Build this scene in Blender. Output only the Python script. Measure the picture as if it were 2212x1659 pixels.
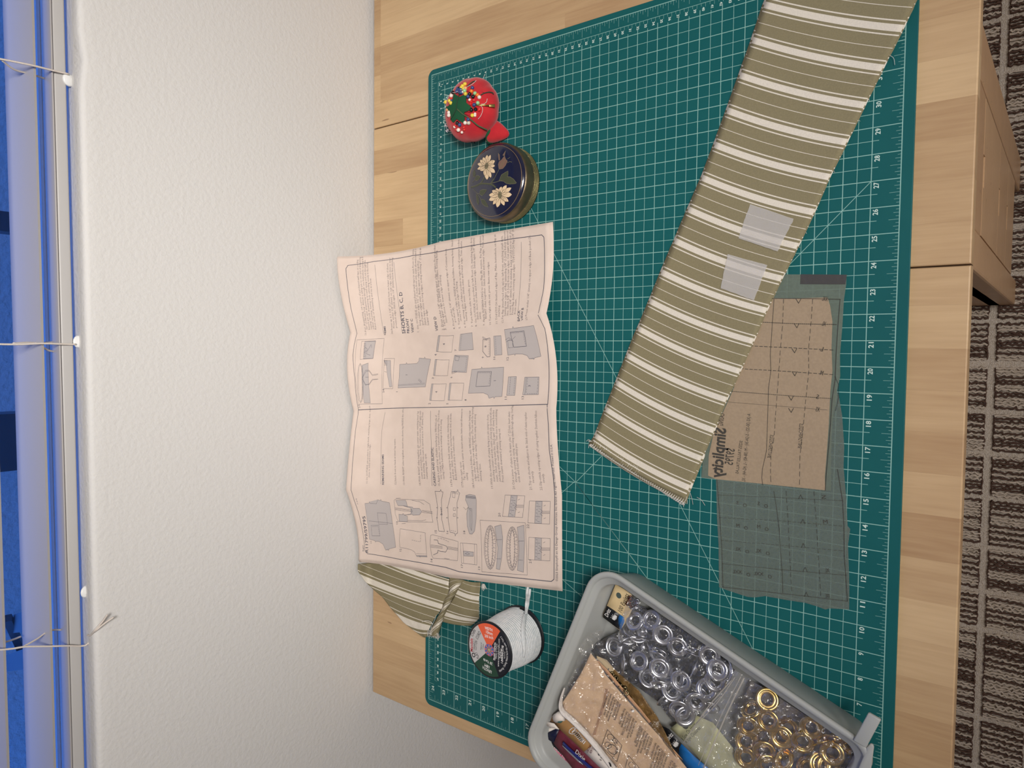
import bpy, bmesh, math, random
from mathutils import Vector, Matrix, noise
random.seed(7)
for o in list(bpy.data.objects): bpy.data.objects.remove(o)
S = bpy.context.scene
COL = S.collection
PI = math.pi
# ---------------------------------------------------------------- camera
CW, CH, FPX = 2212.0, 1659.0, 1570.26
RX = Vector((0.01025138, -0.79036667, -0.61254831))
RY = Vector((-0.99892798, -0.03574909, 0.02940911))
RZ = Vector((-0.04514203, 0.61159016, -0.78988586))
CC = Vector((0.51976548, -0.13563677, 0.76732607))
cam = bpy.data.cameras.new('camera'); camo = bpy.data.objects.new('camera', cam); COL.objects.link(camo)
cam.sensor_fit = 'HORIZONTAL'; cam.sensor_width = 36.0; cam.lens = FPX / CW * 36.0
cam.clip_start = 0.02; cam.clip_end = 60
mw = Matrix.Identity(4)
for i in range(3):
    mw[i][0] = RX[i]; mw[i][1] = -RY[i]; mw[i][2] = -RZ[i]; mw[i][3] = CC[i]
camo.matrix_world = mw
S.camera = camo
# ---------------------------------------------------------------- world, lamp, exposure
S.view_settings.view_transform = 'Standard'; S.view_settings.look = 'None'
S.view_settings.gamma = 1.0; S.view_settings.use_curve_mapping = False
S.view_settings.exposure = 0.08
W = bpy.data.worlds.new('dusk_sky'); S.world = W; W.use_nodes = True
bg = W.node_tree.nodes['Background']
bg.inputs[0].default_value = (0.06, 0.25, 1.0, 1); bg.inputs[1].default_value = 1.8
def area(name, loc, target, size, energy, col, spread=180):
    l = bpy.data.lights.new(name, 'AREA'); l.shape = 'DISK'; l.size = size; l.energy = energy; l.color = col
    l.spread = math.radians(spread)
    o = bpy.data.objects.new(name, l); COL.objects.link(o); o.location = loc
    o.rotation_euler = (Vector(target) - Vector(loc)).to_track_quat('-Z', 'Y').to_euler()
    return o
area('ceiling_lamp', (0.72, -0.80, 1.56), (0.60, 0.74, 0.14), 0.42, 5.2, (1.0, 0.96, 0.915), 68)
area('fill_light', (0.85, -1.9, 1.66), (0.8, -0.9, -.2), 0.8, 21, (1.0, 0.95, 0.90), 170)  # added fill without a fixture, lifts the carpet and the room
# ---------------------------------------------------------------- helpers
def ray(u, v):
    return RX * ((u - CW / 2) / FPX) + RY * ((v - CH / 2) / FPX) + RZ
def P(u, v, h=0.0):
    d = ray(u, v); return CC + d * ((h - CC.z) / d.z)
def PY(u, v, y):
    d = ray(u, v); return CC + d * ((y - CC.y) / d.y)
def pr(p):
    c = p - CC; z = c.dot(RZ); return (CW / 2 + FPX * c.dot(RX) / z, CH / 2 + FPX * c.dot(RY) / z)
WALLY = 0.745
def PW(u, v, h=0.0):
    p = P(u, v, h)
    if p.y > WALLY - .006: p = PY(u, v, WALLY - .006)
    return p
def lin(c):
    r = []
    for x in c[:3]:
        x /= 255.0
        r.append(x / 12.92 if x <= .04045 else ((x + .055) / 1.055) ** 2.4)
    return (r[0], r[1], r[2], 1)
def mat(name, c, rough=.6, metal=0.0, bump=None, var=None, alpha=1.0, spec=.5, trans=0.0, coat=0.0, coords='Object', sheen=0.0):
    m = bpy.data.materials.new(name); m.use_nodes = True
    nt = m.node_tree; b = nt.nodes['Principled BSDF']
    b.inputs['Base Color'].default_value = lin(c); b.inputs['Roughness'].default_value = rough
    b.inputs['Metallic'].default_value = metal; b.inputs['Alpha'].default_value = alpha
    b.inputs['Specular IOR Level'].default_value = spec
    if trans: b.inputs['Transmission Weight'].default_value = trans
    if coat: b.inputs['Coat Weight'].default_value = coat; b.inputs['Coat Roughness'].default_value = .08
    if sheen: b.inputs['Sheen Weight'].default_value = sheen
    tc = nt.nodes.new('ShaderNodeTexCoord')
    if bump:
        sc, st, dist = bump[:3]; vec = tc.outputs[coords]
        if len(bump) > 3:
            mp = nt.nodes.new('ShaderNodeMapping'); mp.inputs['Scale'].default_value = bump[3]
            nt.links.new(vec, mp.inputs[0]); vec = mp.outputs[0]
        n = nt.nodes.new('ShaderNodeTexNoise'); n.inputs['Scale'].default_value = sc; n.inputs['Detail'].default_value = 3
        bp = nt.nodes.new('ShaderNodeBump'); bp.inputs['Strength'].default_value = st; bp.inputs['Distance'].default_value = dist
        nt.links.new(vec, n.inputs['Vector']); nt.links.new(n.outputs['Fac'], bp.inputs['Height'])
        nt.links.new(bp.outputs[0], b.inputs['Normal'])
    if var:
        c2, sc2 = var[:2]; vec = tc.outputs[coords]
        if len(var) > 2:
            mp = nt.nodes.new('ShaderNodeMapping'); mp.inputs['Scale'].default_value = var[2]
            nt.links.new(vec, mp.inputs[0]); vec = mp.outputs[0]
        n = nt.nodes.new('ShaderNodeTexNoise'); n.inputs['Scale'].default_value = sc2; n.inputs['Detail'].default_value = 4
        cr = nt.nodes.new('ShaderNodeValToRGB'); cr.color_ramp.elements[0].position = .35; cr.color_ramp.elements[1].position = .65
        cr.color_ramp.elements[0].color = lin(c); cr.color_ramp.elements[1].color = lin(c2)
        nt.links.new(vec, n.inputs['Vector']); nt.links.new(n.outputs['Fac'], cr.inputs[0]); nt.links.new(cr.outputs[0], b.inputs['Base Color'])
    return m
class MB:
    def __init__(s): s.v = []; s.f = []; s.m = []; s.uv = None; s.mi = 0
    def add(s, vs, fs, mi=None):
        k = len(s.v); s.v += [tuple(p) for p in vs]; s.f += [tuple(i + k for i in f) for f in fs]
        s.m += [s.mi if mi is None else mi] * len(fs); return s
    def box(s, a, b, mi=None):
        x0, y0, z0 = a; x1, y1, z1 = b
        return s.add([(x0,y0,z0),(x1,y0,z0),(x1,y1,z0),(x0,y1,z0),(x0,y0,z1),(x1,y0,z1),(x1,y1,z1),(x0,y1,z1)],
              [(0,3,2,1),(4,5,6,7),(0,1,5,4),(1,2,6,5),(2,3,7,6),(3,0,4,7)], mi)
    def lathe(s, prof, n=32, c=(0,0,0), ax=None, mi=None, close=False):
        vs = []; fs = []
        q = Vector((0,0,1)).rotation_difference(Vector(ax).normalized()) if ax is not None else None
        for r, z in prof:
            for i in range(n):
                a = 2*PI*i/n; p = Vector((r*math.cos(a), r*math.sin(a), z))
                if q: p = q @ p
                vs.append(p + Vector(c))
        L = len(prof)
        for j in range(L if close else L-1):
            for i in range(n):
                j2 = (j+1) % L
                fs.append((j*n+i, j*n+(i+1)%n, j2*n+(i+1)%n, j2*n+i))
        if not close:
            if prof[0][0] > 1e-6: fs.append(tuple(range(n-1,-1,-1)))
            if prof[-1][0] > 1e-6: fs.append(tuple((L-1)*n+i for i in range(n)))
        return s.add(vs, fs, mi)
    def tube(s, pts, r, n=6, mi=None, flat=1.0, up=None, cap=True):
        pts = [Vector(p) for p in pts]; vs = []; fs = []
        pn = None
        for i, p in enumerate(pts):
            t = (pts[min(i+1,len(pts)-1)] - pts[max(i-1,0)]).normalized()
            if up is not None: a = t.cross(Vector(up)); 
            else:
                a = pn - t*pn.dot(t) if pn is not None else t.orthogonal()
            if a.length < 1e-6: a = t.orthogonal()
            a.normalize(); pn = a; b = t.cross(a)
            rr = r[i] if isinstance(r, (list, tuple)) else r
            for k in range(n):
                an = 2*PI*k/n; vs.append(p + a*rr*math.cos(an) + b*rr*flat*math.sin(an))
        for i in range(len(pts)-1):
            for k in range(n): fs.append((i*n+k, i*n+(k+1)%n, (i+1)*n+(k+1)%n, (i+1)*n+k))
        if cap:
            fs.append(tuple(range(n-1,-1,-1))); fs.append(tuple((len(pts)-1)*n+k for k in range(n)))
        return s.add(vs, fs, mi)
    def ball(s, c, r, n=8, mi=None, sz=1.0):
        k = max(4, n//2)
        return s.lathe([(max(r*math.sin(PI*i/k), 0 if i in (0,k) else 1e-5), -r*sz*math.cos(PI*i/k)) for i in range(k+1)], n, c, None, mi)
    def slab(s, pts, th, mi=None):
        pts = [Vector(p) for p in pts]; n = len(pts)
        nm = Vector((0,0,0))
        for i in range(n): nm += (pts[i]-pts[0]).cross(pts[(i+1)%n]-pts[0])
        nm.normalize()
        if nm.z < 0: nm = -nm
        lo = [p - nm*th for p in pts]
        up_ccw = sum(((pts[i]-pts[0]).cross(pts[(i+1)%n]-pts[0])).dot(nm) for i in range(n)) > 0
        top = tuple(range(n)); bot = tuple(range(2*n-1, n-1, -1)); sd = [(i, n+i, n+(i+1)%n, (i+1)%n) for i in range(n)]
        fs = [top, bot] + sd
        if not up_ccw: fs = [tuple(reversed(f)) for f in fs]
        return s.add(pts + lo, fs, mi)
    def grid(s, rows, mi=None, uvs=None):
        nr = len(rows); nc = len(rows[0]); vs = [p for r in rows for p in r]
        fs = [(i*nc+j, i*nc+j+1, (i+1)*nc+j+1, (i+1)*nc+j) for i in range(nr-1) for j in range(nc-1)]
        if uvs:
            if s.uv is None: s.uv = []
            s.uv += [u for r in uvs for u in r]
        return s.add(vs, fs, mi)
    def build(s, name, mats, parent=None, smooth=True, **tags):
        me = bpy.data.meshes.new(name); me.from_pydata([tuple(v) for v in s.v], [], s.f)
        if not isinstance(mats, (list, tuple)): mats = [mats]
        for m in mats: me.materials.append(m)
        me.polygons.foreach_set('material_index', s.m)
        if smooth: me.polygons.foreach_set('use_smooth', [True]*len(s.f))
        if s.uv:
            ul = me.uv_layers.new(name='UVMap'); d = ul.data
            for l in me.loops: d[l.index].uv = s.uv[l.vertex_index]
        me.update()
        o = bpy.data.objects.new(name, me); COL.objects.link(o)
        if parent: o.parent = parent
        tag(o, **tags)
        return o
def tag(o, label=None, category=None, group=None, kind=None):
    if label: o['label'] = label
    if category: o['category'] = category
    if group: o['group'] = group
    if kind: o['kind'] = kind
    return o
def empty(name, loc=(0,0,0), **t):
    o = bpy.data.objects.new(name, None); COL.objects.link(o); o.location = loc; o.empty_display_size = .01
    bpy.context.view_layer.update(); return tag(o, **t)
def mod(o, kind, **k):
    m = o.modifiers.new(kind.lower(), kind)
    for a, b in k.items(): setattr(m, a, b)
    return m
def bev(o, w, seg=2): mod(o, 'BEVEL', width=w, segments=seg, limit_method='ANGLE', angle_limit=math.radians(40)); return o
def flatshade(o, ang=35):
    try:
        for p in o.data.polygons: p.use_smooth = True
        o.data.set_sharp_from_angle(angle=math.radians(ang))
    except Exception: pass
    return o
# text and flat print --------------------------------------------------
_gc = {}
def glyphs(txt, bold=0.0, res=2, shear=0.0):
    k = (txt, bold, res, shear)
    if k in _gc: return _gc[k]
    cu = bpy.data.curves.new('g', 'FONT'); cu.body = txt; cu.size = 1.0; cu.resolution_u = res; cu.offset = bold; cu.fill_mode = 'FRONT' if False else cu.fill_mode
    cu.dimensions = '2D'; cu.shear = shear
    o = bpy.data.objects.new('g', cu); COL.objects.link(o)
    dg = bpy.context.evaluated_depsgraph_get(); dg.update()
    me = bpy.data.meshes.new_from_object(o.evaluated_get(dg))
    vs = [(v.co.x, v.co.y) for v in me.vertices]; fs = [tuple(p.vertices) for p in me.polygons]
    COL.objects.unlink(o); bpy.data.objects.remove(o); bpy.data.curves.remove(cu); bpy.data.meshes.remove(me)
    w = max([v[0] for v in vs] or [1]); x0 = min([v[0] for v in vs] or [0])
    _gc[k] = (vs, fs, x0, w); return _gc[k]
class Print:
    """collects flat print in 2D (metres), then lays it on a surface F(x,y)->Vector"""
    def __init__(s): s.v = []; s.f = []
    def add(s, vs, fs):
        k = len(s.v); s.v += vs; s.f += [tuple(i+k for i in f) for f in fs]
    def text(s, txt, a, b=None, size=None, bold=0.0, mirror=False, shear=0.0, d=None, res=2):
        """text from a to b (fits width) or from a with size along direction d"""
        vs, fs, x0, w = glyphs(txt, bold, res, shear); a = Vector(a)
        if b is not None:
            dv = Vector(b) - a; sx = dv.length/(w-x0); dv.normalize(); sy = size if size else sx
        else:
            dv = Vector(d or (1,0)).normalized(); sx = sy = size
        n = Vector((-dv.y, dv.x)) * (-1 if mirror else 1)
        s.add([a + dv*((x-x0)*sx) + n*(y*sy) for x, y in vs], fs)
    def stroke(s, pts, w, closed=False, dash=None):
        pts = [Vector(p) for p in pts]
        if closed: pts = pts + [pts[0]]
        if dash:
            L = 0
            for a, b in zip(pts, pts[1:]):
                d = b-a; ln = d.length; n = max(1, int(ln/(dash*1.6)))
                for i in range(n): s.stroke([a+d*(i/n), a+d*((i+.62)/n)], w)
            return
        for a, b in zip(pts, pts[1:]):
            d = b-a
            if d.length < 1e-9: continue
            d.normalize(); n = Vector((-d.y, d.x))*w/2; e = d*w*.35
            s.add([a-n-e, b-n+e, b+n+e, a+n-e], [(0,1,2,3)])
    def poly(s, pts): s.add([Vector(p) for p in pts], [tuple(range(len(pts)))])
    def disc(s, c, r, r0=0, n=16, ry=None):
        c = Vector(c); ry = ry or r
        o = [c+Vector((r*math.cos(2*PI*i/n), ry*math.sin(2*PI*i/n))) for i in range(n)]
        if r0 <= 0: s.add(o, [tuple(range(n))])
        else:
            k = r0/r; i_ = [c+(p-c)*k for p in o]
            s.add(o+i_, [(i, (i+1)%n, n+(i+1)%n, n+i) for i in range(n)])
    def build(s, name, F, m, parent=None, maxlen=None, **t):
        bm = bmesh.new(); vv = [bm.verts.new((p[0], p[1], 0)) for p in s.v]
        for f in s.f:
            try: bm.faces.new([vv[i] for i in f])
            except ValueError: pass
        if maxlen:
            bmesh.ops.triangulate(bm, faces=[f for f in bm.faces if len(f.verts) > 4])
            for _ in range(6):
                le = [e for e in bm.edges if e.calc_length() > maxlen]
                if not le: break
                bmesh.ops.subdivide_edges(bm, edges=le, cuts=1)
                bmesh.ops.triangulate(bm, faces=[f for f in bm.faces if len(f.verts) > 4])
        for v in bm.verts: v.co = F(v.co.x, v.co.y)
        cv = CC
        for f in bm.faces:
            f.normal_update()
            if f.normal.dot(cv - f.calc_center_median()) < 0: f.normal_flip()
        me = bpy.data.meshes.new(name); bm.to_mesh(me); bm.free(); me.materials.append(m)
        o = bpy.data.objects.new(name, me); COL.objects.link(o)
        if parent: o.parent = parent
        return tag(o, **t)
def flatF(h):
    return lambda x, y: Vector((x, y, h))
def XY(u, v, h=0.0):
    p = P(u, v, h); return Vector((p.x, p.y))
def crv(pts, n=6):
    """Catmull-Rom through points"""
    pts = [Vector(p) for p in pts]; out = []
    for i in range(len(pts)-1):
        p0 = pts[max(i-1,0)]; p1 = pts[i]; p2 = pts[i+1]; p3 = pts[min(i+2,len(pts)-1)]
        for k in range(n):
            t = k/n
            out.append(.5*((2*p1)+(p2-p0)*t+(2*p0-5*p1+4*p2-p3)*t*t+(3*p1-p0-3*p2+p3)*t*t*t))
    out.append(pts[-1]); return out
def lerp(a, b, t): return a + (b-a)*t
def interp(tab, x):
    """piecewise linear on sorted [(x, value)]"""
    if x <= tab[0][0]: (x0,a),(x1,b) = tab[0],tab[1]
    elif x >= tab[-1][0]: (x0,a),(x1,b) = tab[-2],tab[-1]
    else:
        for (x0,a),(x1,b) in zip(tab, tab[1:]):
            if x0 <= x <= x1: break
    return a + (b-a)*((x-x0)/(x1-x0))
# ================================================================ materials
m_wall = mat('wall_paint', (214,212,209), .75, bump=(185, .5, .0016), spec=.2)
m_ceil = mat('ceiling_paint', (225,220,210), .9)
m_trim = mat('white_vinyl', (232,232,230), .35)
m_blind = mat('blind_slat', (168,164,162), .45); m_rail = mat('blind_rail', (184,181,178), .45)
m_cordw = mat('blind_cord', (215,205,195), .8, bump=(900, .6, .0006))
m_stucco = mat('outdoor_stucco', (182,180,176), .9, bump=(60, .8, .01))
m_dark = mat('dark_painted_metal', (35,38,48), .5)
m_mat = mat('mat_vinyl', (19,90,92), .5, bump=(1800, .15, .0002), var=((23,94,95), 12), spec=.22)
m_print = mat('pale_print', (140,186,177), .6); m_num = mat('pale_numerals', (205,226,216), .6)
def wood(name, a, b, tint=1.0):
    m = bpy.data.materials.new(name); m.use_nodes = True; nt = m.node_tree; N = nt.nodes; L = nt.links
    pb = N['Principled BSDF']; pb.inputs['Roughness'].default_value = .38; pb.inputs['Specular IOR Level'].default_value = .35
    tc = N.new('ShaderNodeTexCoord'); oi = N.new('ShaderNodeObjectInfo')
    cb = N.new('ShaderNodeCombineXYZ'); mu = N.new('ShaderNodeMath'); mu.operation = 'MULTIPLY'; mu.inputs[1].default_value = 37.0
    L.new(oi.outputs['Random'], mu.inputs[0]); L.new(mu.outputs[0], cb.inputs[0]); L.new(mu.outputs[0], cb.inputs[1])
    ad = N.new('ShaderNodeVectorMath'); ad.operation = 'ADD'; L.new(tc.outputs['Object'], ad.inputs[0]); L.new(cb.outputs[0], ad.inputs[1])
    mp = N.new('ShaderNodeMapping'); mp.inputs['Scale'].default_value = (1.0, .055, 1.0); L.new(ad.outputs[0], mp.inputs[0])
    n1 = N.new('ShaderNodeTexNoise'); n1.inputs['Scale'].default_value = 260; n1.inputs['Detail'].default_value = 5; n1.inputs['Distortion'].default_value = .4; L.new(mp.outputs[0], n1.inputs['Vector'])
    mp2 = N.new('ShaderNodeMapping'); mp2.inputs['Scale'].default_value = (1.0, .25, 1.0); L.new(ad.outputs[0], mp2.inputs[0])
    n2 = N.new('ShaderNodeTexNoise'); n2.inputs['Scale'].default_value = 22; n2.inputs['Detail'].default_value = 2; L.new(mp2.outputs[0], n2.inputs['Vector'])
    mx = N.new('ShaderNodeMath'); mx.operation = 'MULTIPLY_ADD'; mx.inputs[1].default_value = .45; L.new(n1.outputs['Fac'], mx.inputs[0]); 
    m2 = N.new('ShaderNodeMath'); m2.operation = 'MULTIPLY_ADD'; m2.inputs[1].default_value = .5; m2.inputs[2].default_value = -.12; L.new(n2.outputs['Fac'], m2.inputs[0])
    m3 = N.new('ShaderNodeMath'); m3.operation = 'MULTIPLY_ADD'; m3.inputs[1].default_value = .40; L.new(oi.outputs['Random'], m3.inputs[0]); L.new(m2.outputs[0], m3.inputs[2])
    L.new(m3.outputs[0], mx.inputs[2])
    cr = N.new('ShaderNodeValToRGB'); cr.color_ramp.elements[0].color = lin(a); cr.color_ramp.elements[1].color = lin(b)
    cr.color_ramp.elements[0].position = .15; cr.color_ramp.elements[1].position = .85
    L.new(mx.outputs[0], cr.inputs[0])
    # mineral flecks
    mp3 = N.new('ShaderNodeMapping'); mp3.inputs['Scale'].default_value = (1.0, .12, 1.0); L.new(ad.outputs[0], mp3.inputs[0])
    n3 = N.new('ShaderNodeTexNoise'); n3.inputs['Scale'].default_value = 120; n3.inputs['Detail'].default_value = 1; L.new(mp3.outputs[0], n3.inputs['Vector'])
    gt = N.new('ShaderNodeMath'); gt.operation = 'GREATER_THAN'; gt.inputs[1].default_value = .78; L.new(n3.outputs['Fac'], gt.inputs[0])
    gm = N.new('ShaderNodeMath'); gm.operation = 'MULTIPLY'; gm.inputs[1].default_value = .6; L.new(gt.outputs[0], gm.inputs[0])
    mc = N.new('ShaderNodeMix'); mc.data_type = 'RGBA'; L.new(gm.outputs[0], mc.inputs['Factor']); L.new(cr.outputs[0], mc.inputs[6]); mc.inputs[7].default_value = lin((120,85,60))
    L.new(mc.outputs[2], pb.inputs['Base Color'])
    return m
m_wood = wood('birch', (170,134,98), (214,183,141))
m_wood2 = wood('birch_body', (182,142,106), (208,170,130))
STR = [(0,1),(.088,0),(.160,1),(.194,0),(.491,1),(.505,0),(.808,1),(.842,0),(.912,1)]
def striped(name, olive, cream, bumpy=.25):
    m = bpy.data.materials.new(name); m.use_nodes = True; nt = m.node_tree; N = nt.nodes; L = nt.links
    pb = N['Principled BSDF']; pb.inputs['Roughness'].default_value = .9; pb.inputs['Specular IOR Level'].default_value = .1
    uv = N.new('ShaderNodeUVMap'); sp = N.new('ShaderNodeSeparateXYZ'); L.new(uv.outputs[0], sp.inputs[0])
    fr = N.new('ShaderNodeMath'); fr.operation = 'FRACT'; L.new(sp.outputs[0], fr.inputs[0])
    cr = N.new('ShaderNodeValToRGB'); r = cr.color_ramp; r.interpolation = 'CONSTANT'
    r.elements[0].position = 0; r.elements[1].position = STR[1][0]
    for p, k in STR[2:]: r.elements.new(p)
    for e, (p, k) in zip(r.elements, STR): e.color = lin(cream if k else olive)
    L.new(fr.outputs[0], cr.inputs[0])
    tc = N.new('ShaderNodeTexCoord'); n = N.new('ShaderNodeTexNoise'); n.inputs['Scale'].default_value = 700; n.inputs['Detail'].default_value = 3; L.new(tc.outputs['Object'], n.inputs['Vector'])
    mr = N.new('ShaderNodeMapRange'); mr.inputs[1].default_value = .3; mr.inputs[2].default_value = .7; mr.inputs[3].default_value = .93; mr.inputs[4].default_value = 1.05; L.new(n.outputs['Fac'], mr.inputs[0])
    mx = N.new('ShaderNodeMix'); mx.data_type = 'RGBA'; mx.blend_type = 'MULTIPLY'; mx.inputs['Factor'].default_value = 1; L.new(cr.outputs[0], mx.inputs[6]); L.new(mr.outputs[0], mx.inputs[7])
    L.new(mx.outputs[2], pb.inputs['Base Color'])
    bp = N.new('ShaderNodeBump'); bp.inputs['Strength'].default_value = bumpy; bp.inputs['Distance'].default_value = .0006
    n2 = N.new('ShaderNodeTexNoise'); n2.inputs['Scale'].default_value = 120; L.new(tc.outputs['Object'], n2.inputs['Vector'])
    L.new(n2.outputs['Fac'], bp.inputs['Height']); L.new(bp.outputs[0], pb.inputs['Normal'])
    return m
m_strip = striped('olive_striped_cotton', (139,130,102), (224,216,202))
m_paper = mat('newsprint', (222,204,192), .9, var=((216,198,186), 40), spec=.1)
m_ink = mat('grey_ink', (124,114,114), .8)
m_inkd = mat('dark_ink', (78,78,92), .8)
m_grey = mat('grey_halftone', (186,177,174), .9)
m_white = mat('white_cotton', (232,230,228), .9, bump=(1200, .6, .0008), spec=.1)
m_thread = mat('white_thread', (225,220,212), .9)
# ================================================================ room shell
RX0, RX1, RY0, FZ, CZ = -1.7, 2.7, -2.6, -.743, 1.72
WX0, WX1, WZ0, WZ1 = -.42, 1.42, .4123, 1.5     # window opening
SL = .0091                                        # the sill is a touch out of level
def zt(x, z): return z + (x - .493) * SL
b = MB()
# back wall around the opening, sill edge rounded
T = .20
def qd(b, pts): b.add(pts, [(0,1,2,3)])
xs = [RX0, WX0, WX1, RX1]
qd(b, [(RX0,WALLY,FZ),(WX0,WALLY,FZ),(WX0,WALLY,CZ),(RX0,WALLY,CZ)])
qd(b, [(WX1,WALLY,FZ),(RX1,WALLY,FZ),(RX1,WALLY,CZ),(WX1,WALLY,CZ)])
qd(b, [(WX0,WALLY,WZ1),(WX1,WALLY,WZ1),(WX1,WALLY,CZ),(WX0,WALLY,CZ)])
prof = [(WALLY, FZ), (WALLY, .30), (WALLY, .395)] + [(WALLY + .006 - .006*math.cos(a), .4063 + .006*math.sin(a)) for a in [0, .4, .8, 1.2, 1.5708]] + [(WALLY+.014, .4123), (WALLY+.026, .4088), (WALLY+T, .4088)]
rows = []
NX = 60
for y, z in prof:
    row = []
    for i in range(NX+1):
        x = WX0 + (WX1-WX0)*i/NX; k = 1 if z > .35 else 0
        lump = 0
        if k: lump = .0045*math.exp(-((x-.842)/.012)**2) if y < WALLY+.01 else 0
        row.append((x, y, (zt(x, z) if k else z) - lump))
    rows.append(row)
b.grid(rows)
qd(b, [(WX0,WALLY,.40),(WX0,WALLY+T,.40),(WX0,WALLY+T,WZ1),(WX0,WALLY,WZ1)])
qd(b, [(WX1,WALLY,.40),(WX1,WALLY,WZ1),(WX1,WALLY+T,WZ1),(WX1,WALLY+T,.40)])
qd(b, [(WX0,WALLY,WZ1),(WX0,WALLY+T,WZ1),(WX1,WALLY+T,WZ1),(WX1,WALLY,WZ1)])
o = b.build('wall_back', m_wall, kind='structure'); 
for p in o.data.polygons: p.use_smooth = len(p.vertices) == 4 and p.area < .2
def wallbox(name, a, c, m=m_wall):
    MB().box(a, c).build(name, m, smooth=False, kind='structure')
wallbox('wall_left', (RX0-.1,RY0,FZ), (RX0,WALLY+.1,CZ)); wallbox('wall_right', (RX1,RY0,FZ), (RX1+.1,WALLY+.1,CZ))
wallbox('wall_front', (RX0-.1,RY0-.1,FZ), (RX1+.1,RY0,CZ)); wallbox('ceiling', (RX0-.1,RY0-.1,CZ), (RX1+.1,WALLY+.1,CZ+.1), m_ceil)
# window: vinyl frame, glass
win = empty('window_1', (.5, WALLY+.08, .42), kind='structure')
IW = Matrix.Translation((-.5, -(WALLY+.08), -.42))
def wpart(name, bm, m, **t):
    bm.v = [(x-.5, y-(WALLY+.08), z-.42) for x, y, z in bm.v]
    return bm.build(name, m, win, **t)
def tbox(b, x0, x1, y0, y1, z0, z1, mi=None):
    k = len(b.v); b.box((x0,y0,z0),(x1,y1,z1), mi)
    for i in range(k, len(b.v)): v = b.v[i]; b.v[i] = (v[0], v[1], zt(v[0], v[2]))
b = MB(); tbox(b, WX0, WX1, .893, .925, .405, .4160); tbox(b, WX0, WX1, .830, .836, .4080, .4135); tbox(b, WX0, WX1, .860, .864, .4080, .4130)
tbox(b, WX0, WX0+.03, .893, .925, .41, WZ1); tbox(b, WX1-.03, WX1, .893, .925, .41, WZ1); tbox(b, WX0, WX1, .893, .925, WZ1-.03, WZ1)
bev(wpart('frame', b, m_trim, ), .002)
m_glass = bpy.data.materials.new('window_glass'); m_glass.use_nodes = True
nt = m_glass.node_tree; nt.nodes.clear()
to = nt.nodes.new('ShaderNodeOutputMaterial'); tb = nt.nodes.new('ShaderNodeBsdfTransparent'); gb = nt.nodes.new('ShaderNodeBsdfGlossy'); mx = nt.nodes.new('ShaderNodeMixShader')
tb.inputs[0].default_value = (.93,.96,1,1); gb.inputs['Roughness'].default_value = .02; mx.inputs[0].default_value = .05
nt.links.new(tb.outputs[0], mx.inputs[1]); nt.links.new(gb.outputs[0], mx.inputs[2]); nt.links.new(mx.outputs[0], to.inputs[0])
b = MB(); b.box((WX0+.03,.907,.411),(WX1-.03,.911,WZ1-.03)); wpart('pane', b, m_glass)
# blind: bottom rail, slats, ladder cords
bl = empty('window_blind', (.5, .79, .43), label='white horizontal slat blind hanging in the window above the table', category='blind')
def bpart(name, bm, m, **t):
    bm.v = [(x-.5, y-.79, z-.43) for x, y, z in bm.v]
    return bm.build(name, m, bl, **t)
b = MB(); tbox(b, WX0+.012, WX1-.012, .775, .794, .4142, .4278); rail = bpart('bottom_rail', b, m_rail); bev(rail, .0025, 3)
b = MB(); tbox(b, WX0+.012, WX1-.012, .7735, .797, .4281, .4300); bev(bpart('slat', b, m_blind), .0008)
SY0, SZ0, SY1, SZ1 = .772, .4472, .8207, .4587
def slat(y0, z0, y1, z1):
    b = MB(); n = Vector((0, z1-z0, y0-y1)).normalized()*-.0014; A = []
    rows = []
    for i in range(41):
        x = WX0+.012+(WX1-WX0-.024)*i/40; r = []
        for (y, z) in ((y0,z0),(y1,z1)):
            r.append((y,z))
        pts = [(x, y0-n.y, zt(x, z0)-n.z), (x, y1-n.y, zt(x, z1)-n.z), (x, y1+n.y, zt(x, z1)+n.z), (x, y0+n.y, zt(x, z0)+n.z)]
        rows.append(pts + [pts[0]])
    b.grid(rows); b.add(rows[0][:4], [(0,1,2,3)]); b.add(rows[-1][:4], [(3,2,1,0)])
    o = bpart('slat', b, m_blind); flatshade(o, 30); return o
SLP = .0455
slat(SY0, SZ0, SY1, SZ1)
for k in range(1, 23): slat(SY0, SZ0+k*SLP, SY1, SZ1+k*SLP)
def cordpts(l): return [PY(u, v, y) for u, v, y in l]
for pts in ([(-60,118,.766),(3,128,.766),(68,141,.766),(105,150,.769),(148,160,.7725)],
            [(4,130,.768),(30,150,.78),(66,160,.79),(103,172,.798)],
            [(-60,742,.766),(30,744,.766),(90,742,.766),(130,743,.769),(164,744,.7725)],
            [(28,742,.768),(60,740,.776),(90,741,.785),(122,738,.798)],
            [(90,748,.78),(105,757,.785),(122,760,.795)],
            [(-60,1408,.766),(20,1402,.766),(55,1397,.766),(110,1396,.767),(145,1395,.769),(180,1395,.7725),(192,1387,.77),(196,1372,.766)],
            [(50,1397,.768),(80,1380,.776),(108,1362,.785),(143,1361,.796)],
            [(-60,1400,.79),(10,1387,.80),(45,1375,.81)]):
    b = MB(); b.tube(crv(cordpts(pts), 5), .0011, 6); bpart('ladder_cord', b, m_cordw)
for (u, v) in ((148,172), (170,738), (186,1278)):
    p = PY(u, v, .775); b = MB(); b.lathe([(0,-.002),(.006,-.002),(.0075,0),(.006,.0015),(0,.0015)], 16, (p.x, .776, p.z-.0005), (0,-1,-.35)); bpart('rail_plug', b, m_trim)
b = MB()
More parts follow.
